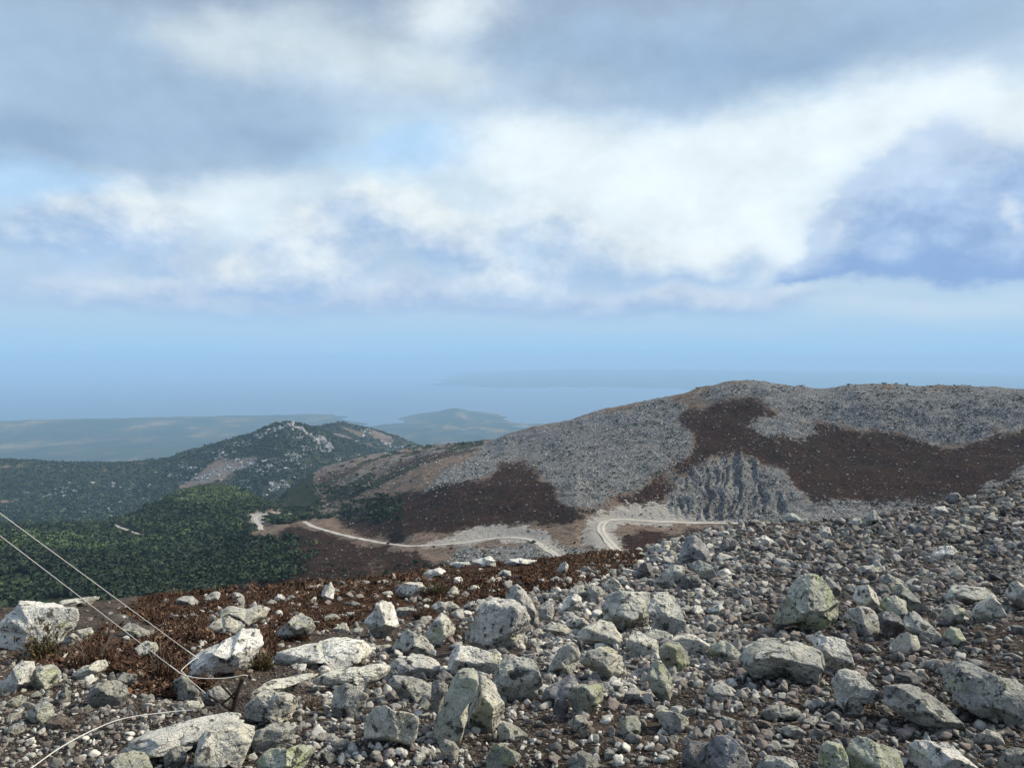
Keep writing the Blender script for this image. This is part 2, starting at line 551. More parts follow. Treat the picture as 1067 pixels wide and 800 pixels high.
def cut_roads():
    for lab, wid, pl in ROADS:
        a = np.array(pl)
        s = np.concatenate([[0], np.cumsum(np.hypot(*np.diff(a, axis=0).T))])
        q = np.linspace(0, s[-1], int(s[-1] / 1.5) + 2)
        px, py = np.interp(q, s, a[:, 0]), np.interp(q, s, a[:, 1])
        x, y, z, _ = hit(px, py, True)
        P = np.stack([x, y, z], 1)
        for _ in range(30):                       # an even, drivable line
            P[1:-1] = (P[:-2] + 2 * P[1:-1] + P[2:]) / 4
        L = np.concatenate([[0], np.cumsum(np.hypot(*np.diff(P[:, :2], axis=0).T))])
        n = int(L[-1] / 1.5) + 2
        qq = np.linspace(0, L[-1], n)
        P = np.stack([np.interp(qq, L, P[:, c]) for c in range(3)], 1)
        for _ in range(12):
            P[1:-1] = (P[:-2] + 2 * P[1:-1] + P[2:]) / 4
        ROAD_WORLD.append((lab, wid, P))
        j0, j1 = np.searchsorted(RR, [np.hypot(P[:, 0], P[:, 1]).min() - 20, np.hypot(P[:, 0], P[:, 1]).max() + 20])
        a0 = np.arctan2(P[:, 0], P[:, 1])
        i0, i1 = np.searchsorted(AZ, [a0.min() - .05, a0.max() + .05])
        gx, gy = GX[i0:i1, j0:j1].ravel(), GY[i0:i1, j0:j1].ravel()
        best = np.full(len(gx), 1e9)
        bz = np.zeros(len(gx))
        for c in range(0, len(gx), 20000):
            d = np.hypot(gx[c:c + 20000, None] - P[None, :, 0], gy[c:c + 20000, None] - P[None, :, 1])
            k = d.argmin(1)
            best[c:c + 20000] = d[np.arange(len(k)), k]
            bz[c:c + 20000] = P[k, 2]
        w = 1 - smooth(best, wid * .5 + 1.2, wid * .5 + 7)
        h = HZ[i0:i1, j0:j1].ravel()
        HZ[i0:i1, j0:j1] = (h * (1 - w) + (bz - 0.12) * w).reshape(i1 - i0, j1 - j0)


cut_roads()
refresh_sight()


def ribbed_crag():
    """the bare crag above the road: rock ribs running straight up the slope"""
    poly = pts("700,536 702,505 722,484 748,472 775,472 796,486 815,508 824,530 800,540 740,541")
    j0, j1 = np.searchsorted(RR, [300, 470])
    i0, i1 = np.searchsorted(AZ, [0.17, 0.36])
    s = (slice(i0, i1), slice(j0, j1))
    px, py = project(np.stack([GX[s], GY[s], HZ[s]], -1))
    wx = px + 5 * vnoise2(px / 14, py / 10, 201)
    m = in_poly(wx, py + 3 * vnoise2(px / 6, py / 9, 202), poly).astype(float)
    blur(m, 5)
    r = ridged(wx / 9, py / 60, 203) * 1.0 + .6 * ridged(wx / 4, py / 25, 204) + .45 * ridged(wx / 2.5, py / 4, 205)
    HZ[s] += m * ((r - 1.35) * 3.2 + .5)


ribbed_crag()
refresh_sight()


# ------------------------------------------------------------------ object helpers
def tag(o, label=None, cat=None, group=None, kind=None):
    for k, v in (('label', label), ('category', cat), ('group', group), ('kind', kind)):
        if v:
            o[k] = v
    return o


def mesh_arrays(name, V, Fc, mat=None, smooth_shade=True, attrs=None, matidx=None):
    """V (n,3), Fc (m,k) with constant k"""
    me = bpy.data.meshes.new(name)
    V = np.ascontiguousarray(V, np.float32)
    Fc = np.ascontiguousarray(Fc, np.int32)
    k = Fc.shape[1]
    me.vertices.add(len(V))
    me.vertices.foreach_set('co', V.ravel())
    me.loops.add(Fc.size)
    me.loops.foreach_set('vertex_index', Fc.ravel())
    me.polygons.add(len(Fc))
    me.polygons.foreach_set('loop_start', np.arange(0, Fc.size, k, dtype=np.int32))
    me.polygons.foreach_set('loop_total', np.full(len(Fc), k, np.int32))
    if smooth_shade:
        me.polygons.foreach_set('use_smooth', np.ones(len(Fc), bool))
    for an, arr in (attrs or {}).items():
        arr = np.ascontiguousarray(arr, np.float32)
        if arr.ndim == 1:
            at = me.attributes.new(an, 'FLOAT', 'POINT')
            at.data.foreach_set('value', arr)
        else:
            at = me.attributes.new(an, 'FLOAT_COLOR', 'POINT')
            at.data.foreach_set('color', arr.ravel())
    if mat:
        for mm in (mat if isinstance(mat, (list, tuple)) else [mat]):
            me.materials.append(mm)
    me.update(calc_edges=True)
    return me


def obj(name, me, parent=None, loc=None):
    o = bpy.data.objects.new(name, me)
    COL.objects.link(o)
    if parent:
        o.parent = parent
    if loc is not None:
        o.location = loc
    return o


# ------------------------------------------------------------------ materials
def new_mat(name, rough=0.9):
    m = bpy.data.materials.new(name)
    m.use_nodes = True
    g = NT(m.node_tree)
    b = g.n['Principled BSDF']
    b.inputs['Roughness'].default_value = rough
    b.inputs['Specular IOR Level'].default_value = 0.2
    return m, g, b


def bump(g, b, h, strength, dist):
    n = g.node('ShaderNodeBump')
    n.inputs['Strength'].default_value = strength
    n.inputs['Distance'].default_value = dist
    g.l.new(h, n.inputs['Height'])
    g.l.new(n.outputs[0], b.inputs['Normal'])


def attr(g, name, out='Color'):
    n = g.node('ShaderNodeAttribute', attribute_name=name)
    return n.outputs[out]


def terrain_material():
    m, g, b = new_mat("hill_ground", 0.95)
    b.inputs['Specular IOR Level'].default_value = 0.03
    pos = g.node('ShaderNodeNewGeometry').outputs['Position']
    A = g.node('ShaderNodeSeparateColor')
    g.l.new(attr(g, 'cover_a'), A.inputs[0])
    B = g.node('ShaderNodeSeparateColor')
    g.l.new(attr(g, 'cover_b'), B.inputs[0])
    heath, scree, wood = A.outputs[0], A.outputs[1], A.outputs[2]
    dirt, plain, near = B.outputs[0], B.outputs[1], B.outputs[2]
    n2 = g.noise(pos, 0.05, 5, 0.6)
    n10 = g.noise(pos, 0.35, 5, 0.65)
    n1 = g.noise(pos, 1.6, 4, 0.6)
    # thin grass, earth and stones: what lies between the named covers
    base = g.mix(g.ss(n10, .35, .65), (0.090, 0.066, 0.050), (0.185, 0.138, 0.105))
    base = g.mix(g.ss(n1, .58, .68), base, (0.20, 0.19, 0.17))

    def cover(c, col, wgt, n=n10, amp=2.6, lo=.4, hi=.6):
        v = g.m('MULTIPLY_ADD', g.m('SUBTRACT', n, 0.5), amp, wgt)
        return g.mix(g.ss(v, lo, hi), c, col)
    heathc = g.mix(g.ss(g.noise(pos, 0.9, 5, .7), .35, .68), (0.011, 0.006, 0.004), (0.050, 0.025, 0.017))
    heathc = g.mix(g.ss(n2, .45, .7), heathc, (0.024, 0.017, 0.011))
    rk = g.mix(g.ss(g.noise(pos, 0.22, 4, .6), .3, .7), (0.13, 0.13, 0.13), (0.27, 0.268, 0.26))
    screec = g.mix(g.ss(g.vor(pos, 0.9, 'DISTANCE_TO_EDGE'), .02, .14), (0.04, 0.038, 0.034), rk)
    screec = g.mix(g.ss(n10, .60, .74), screec, (0.05, 0.045, 0.035))
    # earth under the bracken is littered with dead fronds
    heathc = g.mix(g.m('MULTIPLY', near, .9), heathc, g.mix(g.ss(g.noise(pos, 9, 5, .75), .38, .66), (0.010, 0.007, 0.005), (0.085, 0.045, 0.028)))
    woodc = g.mix(n1, (0.012, 0.018, 0.010), (0.04, 0.045, 0.025))
    dirtc = g.mix(n10, (0.19, 0.18, 0.16), (0.36, 0.34, 0.31))
    pn = g.noise(g.vm('MULTIPLY', pos, (1, .45, 1)), 0.0035, 8, .72)
    plainc = g.ramp(pn, [(.36, (.010, .022, .014)), (.48, (.022, .036, .020)), (.56, (.06, .055, .030)), (.64, (.17, .125, .07)), (.72, (.03, .04, .022))])
    c = cover(base, heathc, heath)
    c = cover(c, screec, scree)
    c = cover(c, woodc, wood)
    c = cover(c, dirtc, dirt, amp=2.6)
    c = cover(c, plainc, plain, amp=.1)
    soil = g.mix(g.ss(g.noise(pos, 1.1, 5, .6), .3, .7), (0.016, 0.012, 0.010), (0.058, 0.043, 0.035))
    soil = g.mix(g.ss(g.noise(pos, 22, 4, .65), .52, .66), soil, (0.14, 0.13, 0.115))
    soil = g.mix(g.ss(g.noise(pos, 60, 3, .65), .6, .7), soil, (0.24, 0.22, 0.20))
    c = g.mix(g.m('MULTIPLY', near, g.m('SUBTRACT', 1.0, heath)), c, soil)
    g.l.new(c, b.inputs['Base Color'])
    hgt = g.m('ADD', g.m('MULTIPLY', g.noise(pos, 1.2, 6, .7), 1.0), g.m('MULTIPLY', g.vor(pos, .5), .5))
    hn = g.m('ADD', g.m('MULTIPLY', g.noise(pos, 14, 6, .7), .05), 0.0)
    mixh = g.node('ShaderNodeMix', data_type='FLOAT')
    g.put(mixh.inputs[0], near)
    g.put(mixh.inputs[2], hgt)
    g.put(mixh.inputs[3], hn)
    bump(g, b, mixh.outputs[0], 1.0, 1.0)
    return m


# ------------------------------------------------------------------ what covers the ground (read off the photo as patches)
HEATH = [pts("335,548 400,520 445,508 500,502 520,482 548,480 562,497 582,517 606,532 600,545 560,546 540,554 470,553 410,562"),
         pts("598,550 620,532 680,500 730,468 715,450 700,446 700,428 735,420 782,416 800,427 850,440 880,446 930,452 1000,467 1030,452 1067,440 1300,440 1300,560 850,552 838,520 815,494 790,478 765,470 742,472 700,500 690,524 640,530 614,542"),
         pts("590,428 616,420 640,424 652,440 640,452 600,446"),
         pts("640,556 665,549 700,556 735,552 740,568 640,575"),
         pts("200,625 300,600 380,575 440,580 560,590 560,620 200,660"),
         pts("300,548 340,554 420,574 440,588 400,600 300,608 258,602 284,560"),
         pts("470,500 480,486 500,478 492,494 478,506")]
SCREE = [pts("470,500 490,480 520,458 600,438 690,415 720,424 700,432 704,448 718,452 726,468 690,494 620,530 604,530 585,516 565,495 548,480 520,482 500,500"),
         pts("720,408 795,395 850,402 1300,400 1300,440 1067,440 1030,452 1000,465 930,450 880,444 850,438 802,425 782,414 735,418"),
         pts("688,524 700,500 742,472 765,470 790,478 815,494 838,520 850,548 740,545"),
         pts("775,445 830,432 850,450 800,456"),
         pts("440,512 470,485 505,470 520,470 480,500"),
         pts("480,572 560,566 640,574 600,592 520,590 460,588"),
         pts("840,525 1000,520 1080,480 1080,540 840,555")]
DIRT = [pts("612,548 622,534 655,526 690,522 722,535 745,541 800,546 690,547 652,544 634,548 640,560 652,580 626,574 608,566"),
        pts("430,571 480,560 540,551 565,553 578,565 592,584 578,584 556,566 520,563 480,569"),
        pts("246,541 262,534 300,531 322,534 310,538 284,538 276,545 264,545"),
        pts("470,553 540,546 560,549 540,557 480,563")]


def poly_cover(px, py, lst):
    r = np.zeros(px.shape, bool)
    for p in lst:
        r |= in_poly(px, py, p)
    return r


def covers():
    P = np.stack([GX, GY, HZ], -1)
    with np.errstate(divide='ignore', invalid='ignore'):
        px, py = project(P)
    nx = vnoise2(px / 22, py / 13, 41) + .6 * vnoise2(px / 8, py / 5, 42)
    ny = vnoise2(px / 22, py / 13, 43) + .6 * vnoise2(px / 8, py / 5, 44)
    px0, py0 = px, py
    streak = vnoise2(px / 6, py / 60, 45) + .6 * vnoise2(px / 3, py / 30, 46)
    px, py = px + nx * 9, py + ny * 5 + streak * 6
    front = (np.abs(AZ) < 1.0)[:, None]
    hill = ((RR > 60) & (RR < 1150))[None, :] & front
    heath = (poly_cover(px, py, HEATH) & hill).astype(float)
    scree = (poly_cover(px, py, SCREE) & hill).astype(float)
    dirt = (poly_cover(px0 + nx * 4, py0 + ny * 2.2, DIRT) & ((RR > 225) & (RR < 650))[None, :] & front).astype(float)
    R = np.broadcast_to(RR[None, :], px.shape)
    wood = ((R > 230) & (R < 1400) & ((px + nx * 14 < 250 + (R - 300) * .10) | ((px < 330) & (R > 650))) & front).astype(float)
    wood[(np.abs(AZ) >= 1.0)[:, None] & (R > 90) & (R < 3000)] = 1
    far = (R > 1100) & (R < 3300) & front
    nz = vnoise2(GX / 170, GY / 170, 91) * .6 + vnoise2(GX / 60, GY / 60, 92) * .4
    wood = np.maximum(wood, far * smooth(nz, -.38, -.1))
    heath[far & (nz < -.15) & (vnoise2(GX / 240, GY / 240, 93) > .1)] = .8
    scree = np.maximum(scree, far * .9 * (1 - smooth(nz, -.5, -.34)))
    mid = (R > 600) & (R < 1150) & (px > 330) & front & (scree + heath < .3)
    scree = np.maximum(scree, mid * (.42 + .3 * vnoise2(GX / 35, GY / 35, 95)))
    heath = np.where(mid & (vnoise2(GX / 60, GY / 60, 94) > .12), .7, heath)
    wood = np.where(mid & (vnoise2(GX / 45, GY / 45, 96) > .48), .8, wood)
    plain = smooth(R, 2700, 3400)
    tan = in_poly(px, py, pts('-60,480 165,479 150,489 110,487 60,487 -60,486')) | in_poly(px, py, pts('385,464 450,462 455,468 400,470'))
    plain = np.maximum(plain, (tan & (R > 900) & (R < 2750)) * 1.0)
    wood = wood * (1 - .8 * tan)
    near = 1 - smooth(R, 60, 120)
    nh = (R < 70) & front & poly_cover(px, py, BRACKEN)
    heath = np.where(nh, 1.0, heath)
    heath = heath * (1 - .62 * smooth(streak + .5 * nx, .45, .9) * (R > 60))
    crag_m = in_poly(px, py, pts('700,536 702,505 722,484 748,472 775,472 796,486 815,508 824,530 800,540 740,541')) & hill
    scree = np.where(crag_m, .9, scree)
    heath = np.where(crag_m, 0, heath)
    for a in (heath, scree, dirt):
        blur(a, 26)
    dirt = np.maximum(dirt, 0)
    return heath, scree, wood, dirt, plain, near


BRACKEN = [pts("120,690 172,655 118,634 200,612 300,604 420,592 520,578 670,560 668,588 600,612 545,625 505,622 470,642 400,645 330,660 270,690 236,702 190,730 150,725"),
           pts("10,690 15,660 60,650 58,690")]


def build_terrain():
    heath, scree, wood, dirt, plain, near = covers()
    na, nr = HZ.shape
    V = np.stack([GX, GY, HZ], -1).reshape(-1, 3)
    idx = np.arange(na * nr).reshape(na, nr)
    nxt = np.roll(idx, -1, axis=0)               # close the ring
    Fq = np.stack([idx[:, :-1], idx[:, 1:], nxt[:, 1:], nxt[:, :-1]], -1).reshape(-1, 4)
    one = np.ones(na * nr)
    ca = np.stack([heath.ravel(), scree.ravel(), wood.ravel(), one], 1)
    cb = np.stack([dirt.ravel(), plain.ravel(), near.ravel(), one], 1)
    # centre under the camera
    V = np.vstack([V, [[0, 0, GROUND]]])
    ca = np.vstack([ca, ca[:1]])
    cb = np.vstack([cb, cb[:1]])
    c = na * nr
    tri = np.stack([np.full(na, c), idx[:, 0], nxt[:, 0], nxt[:, 0]], 1)
    me = mesh_arrays("terrain", V, Fq, terrain_material(), True, {'cover_a': ca, 'cover_b': cb})
    bm = bmesh.new()
    for i in list(range(na)):
        pass
    bm.free()
    o = obj("terrain", me)
    tag(o, "rocky mountain slopes falling to a far plain and coast", "terrain", kind='structure')
    # small cap under the camera closes the hole of the sheet
    capV = np.vstack([V[idx[:, 0]] - [0, 0, .004], [[0, 0, GROUND - .004]]])
    k = np.arange(na)
    cap = mesh_arrays("ground", capV, np.stack([np.full(na, na), k, (k + 1) % na], 1), bpy.data.materials["hill_ground"], True,
                      {'cover_a': np.vstack([ca[idx[:, 0]], ca[:1]]), 'cover_b': np.vstack([cb[idx[:, 0]], cb[:1]])})
    tag(obj("ground", cap), "bare dark soil underfoot at the viewpoint", "ground", kind='structure')


build_terrain()


def build_sea():
    m, g, b = new_mat("sea_water", 0.28)
    b.inputs['Base Color'].default_value = (0.015, 0.05, 0.10, 1)
    pos = g.node('ShaderNodeNewGeometry').outputs['Position']
    bump(g, b, g.noise(pos, 0.02, 4, .6), .25, 6)
    n = 96
    a = np.linspace(0, 2 * math.pi, n, endpoint=False)
    rr = [5000, 9000, 20000, 45000, 90000]
    V = np.concatenate([np.stack([np.sin(a) * r, np.cos(a) * r, np.full(n, SEA_Z)], 1) for r in rr])
    idx = np.arange(n * len(rr)).reshape(len(rr), n)
    nx = np.roll(idx, -1, axis=1)
    Fq = np.stack([idx[:-1], idx[1:], nx[1:], nx[:-1]], -1).reshape(-1, 4)
    tag(obj("sea", mesh_arrays("sea", V, Fq, m)), "calm hazy sea beyond the coastal plain", "sea", kind='structure')


build_sea()


def build_haze():
    m = bpy.data.materials.new("haze")
    m.use_nodes = True
    g = NT(m.node_tree)
    g.n.clear()
    out = g.node('ShaderNodeOutputMaterial')
    v = g.node('ShaderNodeVolumePrincipled')
    v.inputs['Color'].default_value = HAZE_COL
    v.inputs['Density'].default_value = HAZE_DENSITY
    v.inputs['Anisotropy'].default_value = 0.0
    g.l.new(v.outputs[0], out.inputs['Volume'])
    s, lo, hi = 95000.0, float(HZ.min()) - 1.0, 26.0
    c = [(-s, -s, lo), (s, -s, lo), (s, s, lo), (-s, s, lo), (-s, -s, hi), (s, -s, hi), (s, s, hi), (-s, s, hi)]
    f = [(0, 3, 2, 1), (4, 5, 6, 7), (0, 1, 5, 4), (1, 2, 6, 5), (2, 3, 7, 6), (3, 0, 4, 7)]
    o = obj("haze", mesh_arrays("haze", np.array(c), np.array(f), m, False))
    tag(o, "pale blue haze over the far plain and sea", "haze", kind='stuff')


HAZE_COL = (0.40, 0.625, 0.88, 1)
HAZE_DENSITY = 0.98e-4
build_haze()


def build_roads():
    m, g, b = new_mat("road_dust", 0.95)
    pos = g.node('ShaderNodeNewGeometry').outputs['Position']
    tr = g.m('MULTIPLY_ADD', g.m('SUBTRACT', g.noise(pos, .35, 5, .7), .5), 1.6, g.m('MULTIPLY_ADD', attr(g, 'track', 'Fac'), .6, .2), clamp=True)
    c = g.mix(tr, (0.17, 0.155, 0.13), (0.43, 0.41, 0.37))
    g.l.new(c, b.inputs['Base Color'])
    for lab, wid, P in ROAD_WORLD:
        T = np.gradient(P[:, :2], axis=0)
        T /= np.linalg.norm(T, axis=1)[:, None]
        N = np.stack([-T[:, 1], T[:, 0]], 1)
        cols = np.linspace(-.5, .5, 9)
        jit = vnoise2(np.arange(len(P)) * .37, np.zeros(len(P)), 5) * .55 + vnoise2(np.arange(len(P)) * .09, np.zeros(len(P)), 6) * .5
        V = []
        for k, cc in enumerate(cols):
            e = (wid * cc + (jit if k in (0, 8) else 0))
            V.append(np.stack([P[:, 0] + N[:, 0] * e, P[:, 1] + N[:, 1] * e, P[:, 2] + 0.05 - abs(cc) * .04], 1))
        V = np.concatenate(V)
        n = len(P)
        idx = np.arange(9 * n).reshape(9, n)
        Fq = np.stack([idx[:-1, :-1], idx[1:, :-1], idx[1:, 1:], idx[:-1, 1:]], -1).reshape(-1, 4)
        tag(obj("road", mesh_arrays("road", V, Fq, m, True, {'track': np.repeat([0, .35, 1, .5, 0, .5, 1, .35, 0], n)})), lab, "road", kind='structure')


build_roads()

# ------------------------------------------------------------------ rocks
_ICO = {}


def ico(sub):
    if sub not in _ICO:
        bm = bmesh.new()
        bmesh.ops.create_icosphere(bm, subdivisions=sub, radius=1.0)
        V = np.array([v.co for v in bm.verts])
        Fc = np.array([[v.index for v in f.verts] for f in bm.faces])
        bm.free()
        _ICO[sub] = (V / np.linalg.norm(V, axis=1)[:, None], Fc)
    return _ICO[sub]


def boulder_radius(D, rng, sharp=None, rough=1.0, nplanes=None, blocky=True):
    n = nplanes or rng.integers(9, 15)
    N = rng.normal(size=(n, 3))
    if blocky:
        Q = np.linalg.qr(rng.normal(size=(3, 3)))[0]
        N[:6] = np.concatenate([Q, -Q]) + rng.normal(0, .22, (6, 3))
    N /= np.linalg.norm(N, axis=1)[:, None]
    d = rng.uniform(.62, 1.0, n)
    p = sharp or rng.uniform(9, 26)
    q = np.maximum(D @ N.T, 0) / d
    r = (np.sum(q ** p, axis=1) + 0.55 ** p) ** (-1 / p)
    s = int(rng.integers(1, 9999))
    off = rng.uniform(-50, 50, 3)
    r = r * (1 + rough * (.06 * vnoise3(D * 1.7 + off, s) + .04 * vnoise3(D * 4.1 + off, s + 1)))
    if len(D) > 500:
        r = r * (1 + rough * (.028 * vnoise3(D * 9 + off, s + 2) + .014 * vnoise3(D * 19 + off, s + 3)))
        crack = np.abs(vnoise3(D * 2.3 + off * .7, s + 4))
        r = r * (1 - rough * .045 * np.clip(1 - crack / .06, 0, 1))
    if len(D) > 3000:
        r = r * (1 + rough * .008 * vnoise3(D * 40 + off, s + 5))
    return r


def rock_material(name, lo, hi, lichen, lich_amt, white_amt, dark_amt):
    m, g, b = new_mat(name, 0.92)
    tc = g.node('ShaderNodeTexCoord').outputs['Object']
    rnd = g.node('ShaderNodeObjectInfo').outputs['Random']
    off = g.node('ShaderNodeCombineXYZ')
    g.put(off.inputs[0], g.m('MULTIPLY', rnd, 91.0))
    g.put(off.inputs[1], g.m('MULTIPLY', rnd, 37.0))
    g.put(off.inputs[2], g.m('MULTIPLY', rnd, 53.0))
    scl = attr(g, 'texsize', 'Fac')                       # texture grain follows the stone's size
    p = g.vm('ADD', g.vm('SCALE', tc, s=scl), off.outputs[0])
    n1 = g.noise(p, 1.1, 6, .62)
    n2 = g.noise(p, 3.6, 6, .65, .2)
    n3 = g.noise(p, 12, 5, .7)
    c = g.mix(g.ss(n1, .3, .7), lo, hi)
    c = g.mix(g.ss(n2, .52, .66), c, tuple(x * .55 for x in lo))
    c = g.mix(g.m('MULTIPLY', g.ss(n3, .5, .62), .45), c, tuple(x * .4 for x in lo))
    c = g.mix(g.m('MULTIPLY', g.ss(g.noise(g.vm('ADD', p, (5, 1, 8)), .7, 4, .6), .48, .62), .45), c, g.mix(.5, hi, (hi[0] * 1.05, hi[1] * .98, hi[2] * .88)))
    # pale crustose lichen spots
    v = g.vor(p, 3.1)
    spots = g.m('MULTIPLY', g.ss(v, .30, .22), g.ss(g.noise(p, .9, 3, .5), .62 - white_amt, .74 - white_amt))
    c = g.mix(g.m('MULTIPLY', spots, .75), c, (0.50, 0.52, 0.50))
    # yellow-green map lichen
    ly = g.ss(g.m('MULTIPLY_ADD', g.m('SUBTRACT', n3, .5), .55, g.noise(g.vm('ADD', p, (7, 3, 5)), .8, 4, .6)), .66 - lich_amt, .78 - lich_amt)
    c = g.mix(g.m('MULTIPLY', ly, .7), c, lichen)
    # black lichen specks and pits
    dk = g.ss(g.m('MULTIPLY_ADD', g.m('SUBTRACT', n2, .5), .8, g.noise(g.vm('ADD', p, (2, 9, 4)), 2.2, 5, .7)), .62 - dark_amt, .71 - dark_amt)
    c = g.mix(g.m('MULTIPLY', dk, .85), c, (0.035, 0.035, 0.033))
    pit = g.ss(g.noise(p, 26, 3, .6), .62, .69)
    c = g.mix(g.m('MULTIPLY', pit, .7), c, (0.05, 0.05, 0.045))
    # every stone a little lighter or darker than the next
    tone = g.m('MULTIPLY_ADD', g.m('FRACT', g.m('MULTIPLY', rnd, 13.7)), .5, .76)
    c = g.vm('SCALE', c, s=tone)
    g.l.new(c, b.inputs['Base Color'])
    crk = g.ss(g.vor(g.vm('ADD', p, g.vm('SCALE', g.noise(p, 2.0, 4, .6, 0, 1), s=.6)), 1.3, 'DISTANCE_TO_EDGE'), .0, .035)
    h = g.m('ADD', g.m('MULTIPLY', n2, .7), g.m('MULTIPLY', n3, .45))
    h = g.m('SUBTRACT', h, g.m('MULTIPLY', pit, .25))
    h = g.m('ADD', h, g.m('MULTIPLY', crk, .2))
    bump(g, b, h, 1.0, .05)
    return m


LICH = (0.43, 0.44, 0.23)
ROCK = {
    'W': rock_material("rock_whitish", (0.42, 0.415, 0.39), (0.72, 0.705, 0.64), LICH, .07, .10, .05),
    'P': rock_material("rock_pale", (0.37, 0.36, 0.32), (0.65, 0.63, 0.54), LICH, .08, .06, .06),
    'G': rock_material("rock_grey", (0.25, 0.25, 0.235), (0.49, 0.485, 0.43), LICH, .07, .12, .07),
    'L': rock_material("rock_lichen", (0.31, 0.315, 0.27), (0.50, 0.505, 0.42), (0.38, 0.42, 0.20), .13, .08, .05),
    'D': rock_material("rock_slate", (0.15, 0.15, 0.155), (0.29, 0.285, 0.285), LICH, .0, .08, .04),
    'B': rock_material("rock_brown", (0.17, 0.14, 0.12), (0.31, 0.26, 0.22), LICH, .0, .04, .05),
}

